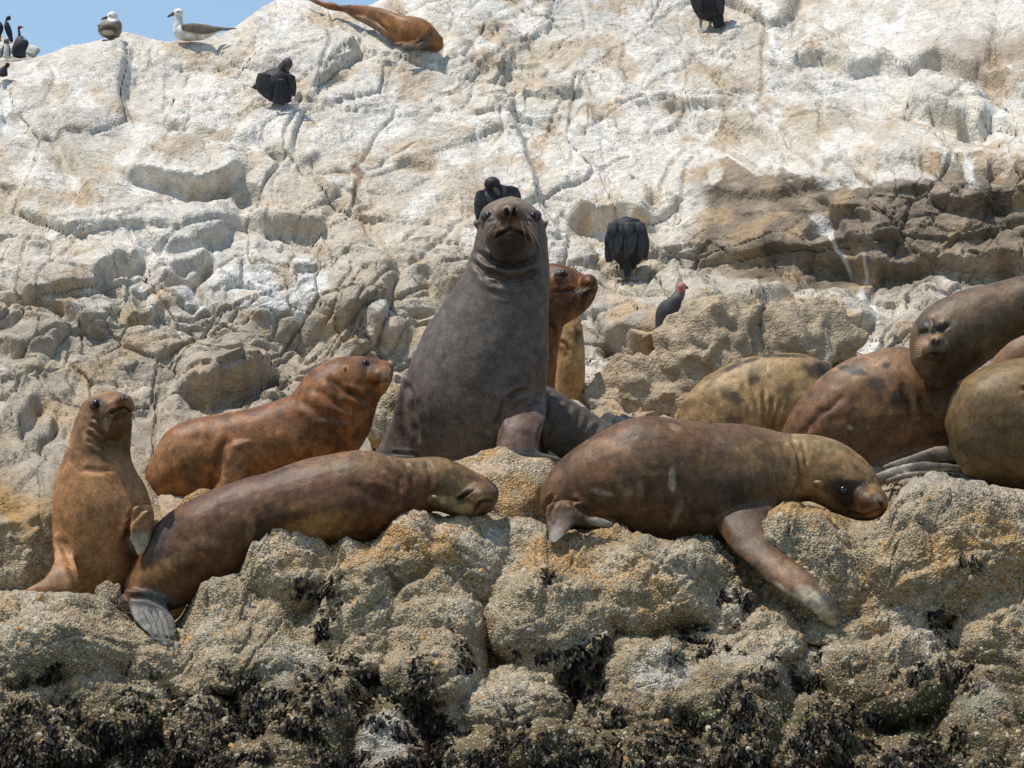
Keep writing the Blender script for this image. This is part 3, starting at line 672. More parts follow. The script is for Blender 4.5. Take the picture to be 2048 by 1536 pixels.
a1 = animal("sea_lion", [trunk, hind, lf, rf, rfoot] + head, GREY, tg("large grey sea lion sitting upright in the middle, facing forward with its chin raised", group=GL), lines=[([(982, 484), (996, 471), (1021, 457), (1046, 469), (1064, 486)], 3.2, (.014, .010, .009), .95), ([(1011, 414), (1013, 424), (1016, 434)], 4.2, (.014, .010, .009), 1), ([(1031, 414), (1029, 424), (1025, 434)], 4.2, (.014, .010, .009), 1), ([(1021, 436), (1021, 456)], 2.2, (.014, .010, .009), .7), ([(1000, 414), (1008, 410), (1021, 409), (1034, 410), (1042, 414)], 2.5, (.05, .035, .03), .6), ([(964, 438), (972, 442), (986, 440)], 3, (.014, .010, .009), .6), ([(1056, 440), (1070, 442), (1080, 438)], 3, (.014, .010, .009), .6)], streaks=40, voxel=.0075, smooth=8, lump=.012, mottle=.16,
    grooves=[([(950, 500), (975, 522), (1022, 535), (1062, 524), (1082, 505)], 6, .028), ([(944, 518), (972, 546), (1016, 560), (1058, 552), (1084, 535)], 6, .025), ([(950, 545), (985, 566), (1030, 574), (1072, 565)], 5, .012), ([(970, 582), (1020, 590), (1075, 582)], 5, .006),
             ([(984, 482), (996, 470), (1021, 457), (1046, 468), (1062, 484)], 3.2, .016), ([(1021, 443), (1021, 457)], 2.5, .008), ([(1012, 415), (1014, 424), (1017, 434)], 2.6, .022), ([(1030, 415), (1028, 424), (1024, 434)], 2.6, .022),
             ([(1064, 778), (1025, 794), (1004, 822), (994, 860)], 5, .012), ([(1050, 778), (1012, 797), (995, 825)], 4, .010), ([(812, 760), (826, 800), (830, 850), (838, 890)], 6, .020),
             ([(1100, 780), (1092, 810), (1080, 835)], 7, .007), ([(1122, 792), (1110, 830), (1092, 862)], 7, .007), ([(1143, 804), (1128, 846), (1104, 880)], 7, .007), ([(1164, 818), (1146, 858), (1118, 892)], 7, .007), ([(1184, 830), (1164, 868), (1136, 900)], 7, .007), ([(1202, 842), (1184, 876), (1158, 904)], 7, .007), ([(1082, 845), (1078, 880), (1086, 905)], 4, .012),
             ([(966, 440), (977, 443), (990, 437)], 3, .006), ([(1054, 437), (1067, 443), (1078, 440)], 3, .006), ([(780, 905), (840, 908)], 3, .010)],
    dabs=[(1020, 405, 60, 18, 0, (.21, .165, .10), .9, .5), (960, 432, 14, 30, 0, (.20, .155, .10), .6, .5), (1080, 432, 14, 30, 0, (.20, .15, .09), .6, .5), (1020, 452, 52, 34, 0, (.17, .095, .052), .9, .45), (1021, 428, 20, 18, 0, (.11, .075, .058), .7, .4),
          (1022, 494, 46, 26, 0, (.040, .026, .020), .9, .4), (1014, 424, 5, 9, -12, (.012, .010, .010), 1, .3), (1028, 424, 5, 9, 12, (.012, .010, .010), 1, .3), (1021, 470, 40, 5, 0, (.05, .022, .014), .7, .5), (975, 436, 17, 16, 0, (.07, .062, .06), .7, .4), (1070, 436, 17, 18, 0, (.07, .062, .06), .7, .4),  # first dab darkens the chin: wet fur plus painted shade
          (905, 650, 70, 60, 0, (.125, .115, .10), .7, .6), (1040, 870, 50, 70, 0, (.135, .078, .058), .85, .3), (800, 830, 30, 90, 14, (.115, .080, .066), .8, .4), (1155, 850, 80, 60, 35, (.095, .080, .062), .8, .3), (800, 907, 60, 12, 0, (.12, .11, .10), .8, .3), (1075, 912, 60, 14, 8, (.115, .11, .105), .9, .3)])  # first dab: soft sheen on the chest, painted as paler grey
eye(a1, 977, 432, 8.5, d); eye(a1, 1067, 432, 8.5, d)
wh = []
for k in range(12):
    t = rng_w.random(); v = rng_w.random(); x0 = 1004 - 22 * t; y0 = 440 + 22 * v; ln = rng_w.uniform(.6, 1.15)
    wh.append((x0, y0, x0 - (8 + 12 * t) * ln, y0 + 16 * ln, x0 - (14 + 26 * t) * ln, y0 + 42 * ln, -.37 + .06 * t, -.36))
    x0 = 1038 + 22 * t; wh.append((x0, y0, x0 + (6 + 10 * t) * ln, y0 + 16 * ln, x0 + (8 + 18 * t) * ln, y0 + 42 * ln, -.37 + .06 * t, -.36))
whiskers(a1, wh, d, .0008)
# ---- 2 tan sea lion sitting up at the left
d = 14.0
trunk = tube([(188, 792, 236, 785), (168, 803, 258, 796), (157, 824, 264, 822), (148, 850, 264, 850), (139, 878, 262, 880), (128, 910, 262, 910), (117, 940, 274, 943), (110, 970, 290, 972),
              (106, 1005, 302, 1005), (104, 1045, 304, 1045), (105, 1085, 298, 1085), (109, 1120, 288, 1122), (118, 1155, 274, 1160), (138, 1195, 245, 1205)], d, .85, n=56, m=36)
lf = tube([(104, 1068, 140, 1072, .05), (106, 1105, 148, 1105), (104, 1135, 154, 1135, -.1), (92, 1154, 156, 1172, -.16), (74, 1166, 124, 1190, -.2), (50, 1180, 70, 1192, -.22)], d - .15, .5)
rf = tube([(268, 1015, 306, 1012), (262, 1045, 306, 1040), (260, 1070, 304, 1062), (266, 1096, 298, 1086), (274, 1116, 290, 1106)], d - .22, .55)
head = [blob(232, 818, 34, 28, d - .13, .12, 10), blob(247, 800, 18, 14, d - .2, .07), blob(236, 848, 28, 30, d - .12, .10), blob(222, 816, 26, 20, d - .19, .06, 30), blob(256, 814, 14, 16, d - .18, .06), blob(194, 806, 16, 13, d - .1, .07), blob(163, 820, 4, 8, d - .04, .02, -15)]
a2 = animal("sea_lion", [trunk, lf, rf] + head, TAN, tg("tan sea lion sitting upright at the far left, head turned up to the right", group=GL), lines=[([(208, 842), (225, 826), (246, 816), (258, 822), (266, 832)], 2.6, (.03, .014, .01), .9), ([(182, 808), (192, 800), (204, 806)], 2.2, (.03, .025, .02), .7), ([(184, 812), (194, 816), (204, 811)], 2.2, (.03, .025, .02), .7)], streaks=40, voxel=.0075, smooth=8, mottle=.14,
    grooves=[([(208, 842), (225, 826), (246, 816), (258, 822), (266, 832)], 3, .014), ([(243, 790), (244, 799)], 2, .014), ([(251, 789), (250, 799)], 2, .014), ([(178, 848), (196, 862), (216, 876)], 4, .014), ([(174, 862), (192, 878), (214, 890)], 4.5, .018), ([(172, 876), (195, 892), (225, 898)], 4, .012), ([(182, 834), (200, 842)], 3, .008),
             ([(300, 1006), (278, 1020), (260, 1045), (252, 1085)], 5, .026), ([(296, 994), (270, 1012), (252, 1040)], 4, .010), ([(106, 1072), (126, 1090), (138, 1120), (150, 1160), (156, 1190)], 6, .008), ([(160, 940), (200, 942), (240, 940)], 5, .005)],
    dabs=[(200, 850, 90, 75, 10, (.19, .112, .055), .85, .35), (225, 825, 42, 30, 20, (.20, .11, .05), .7, .4), (240, 852, 26, 26, 0, (.10, .045, .025), .7, .4), (193, 808, 16, 13, -10, (.06, .05, .045), .8, .4), (244, 796, 4, 8, 5, (.02, .015, .015), 1, .4), (251, 795, 4, 8, -5, (.02, .015, .015), 1, .4), (247, 790, 12, 9, 0, (.10, .075, .06), .6, .5),
          (255, 1090, 20, 40, 10, (.05, .032, .02), .6, .5), (285, 1088, 26, 26, 0, (.44, .43, .36), .9, .2), (285, 1040, 26, 26, 0, (.30, .18, .11), .7, .4), (110, 1165, 60, 30, 20, (.20, .12, .062), .8, .4), (190, 1150, 80, 45, 0, (.25, .135, .06), .6, .5), (220, 905, 50, 22, 0, (.10, .062, .03), .5, .5)])  # last dab: shadow below the chin, painted into the fur colour
eye(a2, 192, 807, 8, d)
whiskers(a2, [(258 + k, 812 + 3 * k, 266 + k, 824 + 3 * k, 270 + 1.5 * k, 842 + 5 * k, -.2, -.18) for k in range(5)] + [(215 + 3 * k, 826 + k, 208 + 3 * k, 838 + k, 204 + 3 * k, 852 + 2 * k, -.24, -.22) for k in range(5)], d, .0012)
# ---- 3 reddish sea lion lying behind, head to the right
d = 14.68
body = tube([(284, 945, 290, 975), (300, 918, 298, 1008), (320, 884, 322, 1020), (346, 856, 362, 1015), (382, 839, 412, 1005), (432, 829, 462, 995), (490, 817, 522, 980), (542, 804, 585, 965),
             (582, 789, 655, 945), (600, 768, 702, 918), (619, 746, 732, 878), (642, 728, 746, 840), (670, 716, 754, 812), (700, 712, 762, 796), (727, 712, 772, 786), (752, 716, 779, 776), (772, 720, 785, 764), (784, 728, 788, 750)], d, .85, n=72, m=36)
leg = tube([(448, 895, 505, 880), (438, 925, 500, 918), (430, 955, 496, 950), (422, 985, 490, 980)], d - .16, .6)
hl = tube([(286, 975, 300, 1000), (275, 985, 285, 1010), (262, 990, 268, 1012)], d, .5)
a3 = animal("sea_lion", [body, leg, hl, blob(690, 738, 5, 9, d - .17, .02, 20), blob(760, 750, 26, 24, d - .03, .13)], RED, tg("reddish sea lion with a dark rump patch lying left of the big grey one", group=GL), lines=[([(740, 770), (758, 765), (782, 760)], 2.4, (.05, .02, .012), .85), ([(722, 730), (731, 733), (740, 729)], 2, (.014, .010, .009), .7), ([(784, 730), (788, 738)], 3, (.014, .010, .009), .7)], streaks=90, voxel=.008, smooth=8, mottle=.30,
    grooves=[([(742, 768), (758, 764), (780, 760)], 3, .012), ([(462, 872), (446, 905), (434, 950), (430, 985)], 8, .010), ([(600, 800), (640, 830), (700, 840)], 8, .010), ([(650, 752), (690, 785), (735, 800)], 6, .010), ([(630, 775), (670, 808), (725, 825)], 6, .009), ([(690, 775), (720, 800), (745, 815)], 6, .010)],
    dabs=[(380, 940, 22, 30, 10, (.085, .050, .026), .95, .22), (372, 897, 16, 8, 10, (.10, .055, .03), .9, .2), (392, 958, 14, 16, 0, (.085, .05, .026), .9, .25), (345, 905, 40, 30, -30, (.38, .20, .09), .5, .4), (395, 885, 12, 8, 0, (.42, .24, .13), .7, .2), (370, 950, 70, 60, 0, (.31, .16, .07), .35, .5),
          (610, 850, 90, 26, 18, (.12, .045, .02), .7, .5), (560, 880, 80, 30, -10, (.30, .15, .065), .6, .5), (470, 925, 30, 50, 15, (.31, .165, .09), .7, .4), (440, 915, 14, 30, 20, (.10, .045, .02), .6, .6), (735, 732, 26, 16, 5, (.13, .085, .05), .8, .4), (775, 735, 12, 14, 0, (.30, .17, .08), .6, .5), (735, 860, 20, 40, 30, (.07, .03, .016), .6, .5), (690, 738, 7, 8, 0, (.36, .22, .14), .8, .4)])
eye(a3, 731, 726, 7, d)
whiskers(a3, [(764 + 2.2 * k, 734 + 4 * (k % 3), 761 + 2.4 * k, 758, 757 + 3.2 * k + 3 * rng_w.random(), 776 + 16 * rng_w.random(), -.19, -.20) for k in range(8)], d, .0008)
# ---- 4 brown sea lion asleep along the front boulders
d = 13.86
body = tube([(246, 1176, 338, 1224), (262, 1136, 372, 1212), (284, 1094, 415, 1190), (312, 1052, 462, 1165), (352, 1016, 515, 1135), (404, 988, 570, 1112), (462, 966, 620, 1100), (522, 946, 672, 1095),
             (582, 928, 722, 1090), (640, 912, 766, 1075), (692, 903, 806, 1055), (736, 903, 838, 1038), (772, 910, 856, 1026), (800, 914, 868, 1020), (834, 913, 882, 1022), (870, 913, 898, 1028), (905, 921, 918, 1034), (938, 935, 940, 1036), (968, 950, 964, 1032), (988, 964, 986, 1020), (998, 978, 996, 1000)], d, .82, n=80, m=36)
hf = tube(conform([(250, 1178, 330, 1196), (254, 1206, 338, 1222), (262, 1230, 350, 1244), (282, 1256, 355, 1266), (306, 1278, 352, 1284), (318, 1290, 348, 1294)], d - .1, .05), d - .1, .32, n=40)
toes = [tube(conform([(x - 7, 1235 + 4 * i, x + 7, 1237 + 4 * i), (x + 6, 1262 + 3 * i, x + 22, 1262 + 3 * i), (x + 14 + i, 1286 + 3 * i, x + 27, 1287 + 3 * i)], d - .1, .075), d - .1, .6, n=16, m=14) for i, x in enumerate((283, 298, 310, 325))]
hf2 = tube(conform([(262, 1160, 285, 1190), (248, 1180, 262, 1200), (228, 1198, 246, 1212), (210, 1220, 224, 1232), (200, 1236, 208, 1242)], d, .04), d, .4)
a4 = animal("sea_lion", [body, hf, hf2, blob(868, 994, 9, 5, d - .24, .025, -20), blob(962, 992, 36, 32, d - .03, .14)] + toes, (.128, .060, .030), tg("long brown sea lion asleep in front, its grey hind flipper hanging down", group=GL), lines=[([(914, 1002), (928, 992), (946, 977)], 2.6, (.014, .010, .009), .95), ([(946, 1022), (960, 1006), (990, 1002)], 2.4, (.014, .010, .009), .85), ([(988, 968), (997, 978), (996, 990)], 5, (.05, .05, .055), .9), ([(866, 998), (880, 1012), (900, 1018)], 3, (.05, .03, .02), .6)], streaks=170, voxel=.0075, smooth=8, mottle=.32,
    grooves=[([(914, 1002), (928, 992), (946, 977)], 3, .014), ([(948, 1022), (960, 1006), (990, 1000)], 3, .014), ([(945, 1030), (955, 1015)], 3, .01), ([(700, 965), (740, 990), (795, 1016)], 9, .008), ([(735, 970), (770, 985), (800, 1000)], 6, .006), ([(775, 930), (800, 955), (805, 990)], 7, .014), ([(805, 925), (826, 955), (828, 995)], 5, .009), ([(850, 920), (862, 950), (858, 985)], 5, .007), ([(255, 1192), (290, 1192), (325, 1205), (345, 1222)], 5, .016),
             ([(288, 1222), (304, 1250), (316, 1284)], 2.4, .012), ([(302, 1220), (316, 1252), (328, 1286)], 2.4, .012), ([(316, 1224), (328, 1254), (338, 1288)], 2.4, .012), ([(858, 985), (866, 1000), (880, 1012)], 4, .010), ([(990, 968), (996, 978), (994, 990)], 2, .008)],
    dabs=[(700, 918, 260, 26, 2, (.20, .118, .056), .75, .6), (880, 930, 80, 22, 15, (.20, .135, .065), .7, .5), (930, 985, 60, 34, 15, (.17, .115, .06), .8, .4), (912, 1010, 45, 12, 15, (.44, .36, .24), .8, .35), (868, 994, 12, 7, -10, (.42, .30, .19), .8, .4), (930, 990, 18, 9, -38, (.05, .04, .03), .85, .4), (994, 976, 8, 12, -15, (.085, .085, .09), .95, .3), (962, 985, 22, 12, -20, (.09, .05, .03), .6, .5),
          (640, 1050, 60, 26, -15, (.31, .18, .07), .8, .5), (620, 1010, 60, 14, -10, (.26, .13, .05), .5, .5), (322, 1078, 26, 40, 25, (.085, .072, .075), .85, .3), (440, 1040, 120, 36, -30, (.19, .10, .06), .5, .6), (400, 1085, 40, 12, 0, (.36, .24, .15), .5, .5), (350, 1120, 36, 12, -20, (.32, .2, .1), .5, .5), (500, 1060, 8, 30, 5, (.30, .2, .13), .5, .4), (300, 1150, 50, 18, -20, (.30, .165, .07), .6, .5),
          (305, 1245, 60, 62, 30, (.115, .125, .145), .95, .2), (225, 1212, 30, 30, 0, (.12, .11, .11), .8, .3)])
# ---- 5 brown sea lion with a pale head lying at the right front
d = 14.0
body = tube([(1084, 985, 1092, 1035), (1099, 948, 1116, 1055), (1130, 911, 1160, 1062), (1180, 873, 1212, 1068), (1240, 843, 1272, 1078), (1300, 832, 1330, 1082), (1360, 838, 1390, 1085), (1420, 846, 1440, 1085), (1475, 846, 1492, 1080),
             (1530, 856, 1548, 1050), (1570, 863, 1590, 1012), (1610, 865, 1616, 1002), (1650, 872, 1642, 1010), (1690, 889, 1668, 1026), (1728, 915, 1694, 1038), (1751, 948, 1722, 1045), (1766, 982, 1748, 1042), (1775, 1005, 1766, 1034)], d, .85, n=72, m=38)
ff = tube(conform([(1410, 990, 1560, 965), (1425, 1030, 1556, 1004), (1448, 1078, 1550, 1050), (1484, 1118, 1556, 1092), (1522, 1150, 1588, 1118, 0, .4), (1572, 1186, 1628, 1152, 0, .3), (1612, 1214, 1656, 1186, 0, .3), (1640, 1238, 1676, 1214, 0, .3), (1662, 1254, 1682, 1240, 0, .3)], d - .03, .06, 3), d - .03, .55, n=48)
h1 = tube(conform([(1090, 1010, 1168, 1004), (1090, 1040, 1165, 1034), (1094, 1066, 1142, 1058), (1099, 1088, 1122, 1080)], d - .22, .05), d - .22, .4)
h2 = tube(conform([(1140, 1018, 1142, 1052), (1172, 1030, 1170, 1054), (1205, 1036, 1203, 1056), (1228, 1044, 1226, 1056)], d - .26, .05), d - .26, .5)
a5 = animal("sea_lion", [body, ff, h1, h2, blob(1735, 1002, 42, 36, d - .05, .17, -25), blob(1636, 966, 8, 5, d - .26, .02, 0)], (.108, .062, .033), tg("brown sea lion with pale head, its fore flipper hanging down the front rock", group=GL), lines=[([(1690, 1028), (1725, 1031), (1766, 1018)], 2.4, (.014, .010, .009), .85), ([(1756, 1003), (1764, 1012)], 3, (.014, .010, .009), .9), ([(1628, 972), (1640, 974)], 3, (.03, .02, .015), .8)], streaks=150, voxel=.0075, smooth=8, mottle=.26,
    grooves=[([(1582, 875), (1596, 905), (1600, 950), (1592, 990)], 4, .016), ([(1602, 880), (1612, 920), (1612, 965)], 4, .010), ([(1560, 885), (1580, 925), (1588, 960)], 6, .010), ([(1690, 1026), (1725, 1030), (1765, 1018)], 3.2, .014), ([(1758, 1002), (1764, 1012)], 2.2, .008), ([(1108, 985), (1094, 1010), (1092, 1045)], 4, .014), ([(1118, 995), (1104, 1020), (1098, 1050)], 3, .008), ([(1140, 1000), (1160, 1015), (1175, 1028)], 5, .018), ([(1415, 1000), (1440, 1050), (1462, 1090)], 7, .006)],
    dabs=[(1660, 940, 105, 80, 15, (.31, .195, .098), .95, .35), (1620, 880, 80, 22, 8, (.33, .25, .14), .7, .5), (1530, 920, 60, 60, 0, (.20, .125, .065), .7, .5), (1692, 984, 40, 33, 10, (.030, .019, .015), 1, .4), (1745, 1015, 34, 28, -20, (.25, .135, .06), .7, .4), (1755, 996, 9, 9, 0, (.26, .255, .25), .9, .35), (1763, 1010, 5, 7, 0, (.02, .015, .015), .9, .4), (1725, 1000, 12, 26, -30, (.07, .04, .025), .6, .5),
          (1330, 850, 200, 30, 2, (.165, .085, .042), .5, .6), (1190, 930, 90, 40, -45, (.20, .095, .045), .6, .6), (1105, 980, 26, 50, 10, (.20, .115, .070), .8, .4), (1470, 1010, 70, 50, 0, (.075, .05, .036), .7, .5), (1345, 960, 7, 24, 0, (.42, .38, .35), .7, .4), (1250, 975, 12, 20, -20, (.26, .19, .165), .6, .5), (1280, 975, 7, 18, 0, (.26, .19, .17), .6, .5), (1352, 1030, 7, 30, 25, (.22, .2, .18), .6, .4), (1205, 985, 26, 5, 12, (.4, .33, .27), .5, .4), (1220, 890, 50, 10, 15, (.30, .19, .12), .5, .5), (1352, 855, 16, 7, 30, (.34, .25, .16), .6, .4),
          (1580, 1150, 60, 22, 38, (.23, .115, .055), .8, .5), (1640, 1218, 56, 22, 48, (.58, .52, .43), .95, .3), (1570, 1188, 60, 10, 34, (.46, .42, .38), .85, .4), (1655, 1195, 40, 8, 60, (.26, .25, .25), .7, .4), (1110, 1075, 26, 22, 0, (.17, .165, .165), .9, .3), (1205, 1045, 30, 8, 8, (.36, .35, .34), .9, .3), (1120, 1045, 34, 26, 0, (.14, .10, .09), .8, .4)])
eye(a5, 1687, 981, 10, d)
# ---- 6 reddish head behind the big grey one, 7 tan torso behind it
d = 15.75
a6 = animal("sea_lion", [tube([(1062, 545, 1066, 650), (1080, 532, 1078, 660), (1100, 527, 1096, 672), (1122, 529, 1128, 652), (1142, 536, 1150, 638), (1160, 546, 1170, 624), (1178, 551, 1188, 604), (1193, 558, 1197, 582)], d, .85, n=44),
                         tube([(1060, 590, 1140, 630), (1058, 640, 1128, 652), (1056, 690, 1116, 700), (1054, 745, 1112, 752), (1050, 800, 1110, 810), (1045, 860, 1108, 870)], d + .05, .9), blob(1178, 566, 18, 18, d - .07, .10), blob(1122, 548, 16, 11, d - .16, .06)],
            (.20, .080, .032), tg("wet reddish brown sea lion peering to the right from behind the big grey one", group=GL), lines=[([(1100, 583), (1140, 580), (1170, 586), (1197, 580)], 2.6, (.014, .010, .009), .85), ([(1190, 560), (1197, 568)], 4, (.014, .010, .009), .8)], streaks=30, voxel=.008, smooth=8, mottle=.35,
    grooves=[([(1105, 583), (1140, 580), (1170, 586), (1196, 580)], 3, .014), ([(1085, 620), (1100, 650), (1112, 668)], 5, .012)],
    dabs=[(1118, 549, 24, 13, 10, (.22, .21, .21), .85, .4), (1126, 547, 11, 7, 8, (.05, .045, .05), .9, .4), (1150, 600, 40, 16, -15, (.055, .025, .014), .7, .5), (1110, 640, 40, 30, -35, (.06, .035, .02), .7, .5), (1140, 548, 12, 20, -30, (.10, .045, .02), .7, .5), (1090, 610, 24, 12, 20, (.13, .12, .10), .5, .5), (1085, 740, 40, 60, 0, (.20, .10, .045), .6, .5)])
eye(a6, 1127, 547, 7, d)
whiskers(a6, [(1160 + 3 * k, 572 + (k % 3) * 3, 1140 + 2 * k, 588, 1106 + 7 * k, 602 + 4 * (k % 4), -.16, -.16) for k in range(8)] + [(1180, 590, 1170, 625, 1160, 650, -.1, -.1), (1184, 588, 1178, 620, 1170, 640, -.1, -.1)], d, .0009)
d = 16.15
a7 = animal("sea_lion", [tube([(1122, 628, 1152, 620), (1114, 650, 1164, 644), (1108, 685, 1170, 680), (1104, 725, 1172, 722), (1100, 770, 1168, 770), (1096, 820, 1163, 820), (1092, 870, 1160, 870)], d, .9),
                         tube([(1140, 775, 1130, 860), (1168, 785, 1158, 870), (1195, 806, 1185, 872), (1222, 828, 1212, 870), (1240, 846, 1234, 866)], d + .05, .7)],
            (.44, .29, .145), tg("pale tan sea lion torso, mostly hidden, behind the wet reddish head", group=GL), voxel=.0085, smooth=8, mottle=.18,
    grooves=[([(1152, 656), (1156, 672)], 3, .014), ([(1118, 680), (1132, 690), (1140, 705)], 4, .010)],
    dabs=[(1126, 692, 22, 10, 30, (.22, .09, .035), .8, .4), (1155, 672, 6, 10, 10, (.15, .08, .04), .8, .4), (1130, 780, 50, 60, 0, (.36, .19, .075), .6, .5), (1205, 835, 45, 30, 35, (.055, .036, .024), .95, .25), (1200, 830, 14, 8, 35, (.25, .18, .1), .6, .4)])
# ---- 8, 9, 10, 11, 12 the heap at the right
SP = (.026, .020, .014)
d = 15.65
a8 = animal("sea_lion", [tube([(1346, 850, 1350, 890), (1362, 808, 1368, 915), (1394, 766, 1400, 925), (1440, 735, 1446, 930), (1500, 713, 1506, 930), (1560, 706, 1560, 930), (1612, 710, 1612, 930), (1652, 726, 1652, 930), (1695, 765, 1695, 925), (1725, 810, 1725, 910)], d, .75, n=48)],
            (.34, .235, .125), tg("pale yellowish sea lion with black spots curled behind the brown one with the pale head", group=GL), streaks=50, voxel=.009, smooth=8, mottle=.25,
    grooves=[([(1500, 760), (1512, 800), (1518, 850)], 4, .014), ([(1525, 775), (1530, 810), (1526, 855)], 4, .014), ([(1545, 790), (1542, 820), (1534, 855)], 4, .012), ([(1562, 805), (1555, 830), (1545, 855)], 4, .010), ([(1480, 770), (1500, 810), (1506, 850)], 7, .010)],
    dabs=[(1380, 810, 26, 10, -10, SP, .85, .42), (1462, 792, 22, 14, 25, SP, .85, .42), (1508, 757, 12, 12, 0, SP, .85, .42), (1632, 742, 26, 16, 10, SP, .85, .42), (1650, 732, 14, 12, 0, SP, .85, .42), (1560, 712, 50, 5, 2, SP, .85, .42), (1578, 785, 10, 14, 10, (.12, .09, .05), .7, .5), (1462, 735, 16, 5, -25, SP, .85, .42), (1500, 722, 18, 4, -15, SP, .85, .42), (1420, 830, 60, 30, 0, (.22, .14, .07), .6, .5), (1560, 850, 36, 20, 0, (.17, .075, .035), .7, .5), (1400, 800, 50, 14, -35, (.20, .13, .06), .5, .5)])
d = 15.2
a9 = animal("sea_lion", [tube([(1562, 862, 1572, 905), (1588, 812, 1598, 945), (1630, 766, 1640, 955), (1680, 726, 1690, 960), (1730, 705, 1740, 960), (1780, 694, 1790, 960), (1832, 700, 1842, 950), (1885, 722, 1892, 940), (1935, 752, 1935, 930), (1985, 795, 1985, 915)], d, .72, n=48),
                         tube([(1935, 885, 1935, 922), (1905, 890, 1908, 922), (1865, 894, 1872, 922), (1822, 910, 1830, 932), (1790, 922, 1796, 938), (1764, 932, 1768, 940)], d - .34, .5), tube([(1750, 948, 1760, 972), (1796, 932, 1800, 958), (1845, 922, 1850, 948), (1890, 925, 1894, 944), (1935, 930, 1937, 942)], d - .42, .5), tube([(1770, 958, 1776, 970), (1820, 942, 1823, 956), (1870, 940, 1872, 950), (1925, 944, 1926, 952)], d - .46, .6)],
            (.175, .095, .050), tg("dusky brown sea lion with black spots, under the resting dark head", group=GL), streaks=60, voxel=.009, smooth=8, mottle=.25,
    grooves=[([(1600, 880), (1640, 830), (1700, 790)], 8, .008), ([(1800, 760), (1820, 800), (1826, 850)], 7, .010)],
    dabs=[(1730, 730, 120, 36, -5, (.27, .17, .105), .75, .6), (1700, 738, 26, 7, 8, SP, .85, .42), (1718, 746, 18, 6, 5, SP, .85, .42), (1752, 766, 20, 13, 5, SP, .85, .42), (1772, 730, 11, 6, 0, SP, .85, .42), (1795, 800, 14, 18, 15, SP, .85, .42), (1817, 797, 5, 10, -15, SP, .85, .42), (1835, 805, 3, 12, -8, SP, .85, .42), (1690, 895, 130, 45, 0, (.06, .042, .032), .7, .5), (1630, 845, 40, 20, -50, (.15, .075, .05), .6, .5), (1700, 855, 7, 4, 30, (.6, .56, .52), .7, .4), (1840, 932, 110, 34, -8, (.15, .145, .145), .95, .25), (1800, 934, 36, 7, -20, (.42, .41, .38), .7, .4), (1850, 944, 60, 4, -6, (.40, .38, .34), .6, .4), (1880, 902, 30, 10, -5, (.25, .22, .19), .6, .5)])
d = 14.88
a10 = animal("sea_lion", [tube([(1819, 690, 1832, 742), (1824, 655, 1852, 765), (1842, 626, 1890, 776), (1876, 602, 1930, 758), (1922, 583, 1978, 720), (1980, 566, 2032, 680), (2045, 552, 2100, 665), (2120, 545, 2170, 700), (2200, 560, 2260, 810), (2280, 640, 2320, 920), (2340, 760, 2360, 980)], d, .95, n=56, m=36),
                          blob(1866, 692, 34, 32, d - .22, .13), blob(1853, 698, 22, 22, d - .28, .09), blob(1884, 696, 20, 22, d - .27, .08), blob(1872, 682, 17, 14, d - .32, .06), blob(1862, 664, 26, 30, d - .2, .10, 20)],
             (.135, .092, .060), tg("dark brown sea lion resting at the right edge, blunt face toward the camera", group=GL), lines=[([(1872, 652), (1886, 660), (1902, 650)], 3, (.014, .010, .009), .6), ([(1838, 668), (1848, 664), (1857, 660)], 3, (.02, .016, .014), .4), ([(1846, 716), (1866, 708), (1882, 714), (1898, 708)], 2.4, (.014, .010, .009), .8), ([(1868, 676), (1866, 690)], 3, (.014, .010, .009), .8), ([(1879, 678), (1877, 691)], 3, (.014, .010, .009), .8)], streaks=40, voxel=.008, smooth=8, mottle=.22,
    grooves=[([(1872, 655), (1885, 660), (1900, 648)], 5, .010), ([(1838, 668), (1848, 664), (1856, 660)], 5, .008), ([(1858, 670), (1864, 650), (1862, 632)], 4, -.008), ([(1848, 715), (1866, 708), (1880, 714), (1895, 708)], 3, .012), ([(1870, 676), (1868, 690)], 2.5, .012), ([(1878, 678), (1876, 692)], 2.5, .012)],
    dabs=[(1888, 655, 18, 10, -20, (.045, .036, .030), .8, .5), (1908, 646, 7, 10, 20, (.20, .185, .175), .7, .4), (1850, 655, 14, 22, 15, (.06, .05, .045), .8, .45), (1874, 688, 18, 15, 0, (.125, .115, .11), .8, .35), (1842, 694, 18, 18, 0, (.23, .135, .08), .8, .45), (1880, 672, 22, 6, -12, (.27, .17, .09), .7, .45), (1862, 640, 6, 18, 5, (.20, .125, .08), .7, .4), (1900, 735, 60, 30, -35, (.045, .032, .024), .8, .5), (1930, 680, 40, 20, -35, (.08, .052, .034), .6, .5), (1960, 600, 90, 24, -20, (.19, .13, .09), .6, .6)])
whiskers(a10, [(1848 - k, 688 + 4 * k, 1836 - k, 688 + 4 * k, 1822, 684 + 6 * k, -.38, -.3) for k in range(7)], d, .0014)
d = 14.55
a11 = animal("sea_lion", [tube([(1893, 828, 1896, 872), (1902, 792, 1907, 915), (1924, 758, 1930, 948), (1962, 733, 1968, 968), (2010, 720, 2014, 980), (2070, 714, 2072, 988), (2140, 716, 2142, 992), (2220, 742, 2222, 990), (2290, 790, 2292, 980), (2340, 850, 2342, 960)], d, .85, n=48)],
             (.150, .098, .046), tg("olive brown rounded sea lion rump cut off by the right edge", group=GL), voxel=.009, smooth=8, mottle=.16,
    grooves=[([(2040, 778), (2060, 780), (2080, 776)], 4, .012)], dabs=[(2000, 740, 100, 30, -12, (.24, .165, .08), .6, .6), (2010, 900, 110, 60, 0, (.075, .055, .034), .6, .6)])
d = 15.3
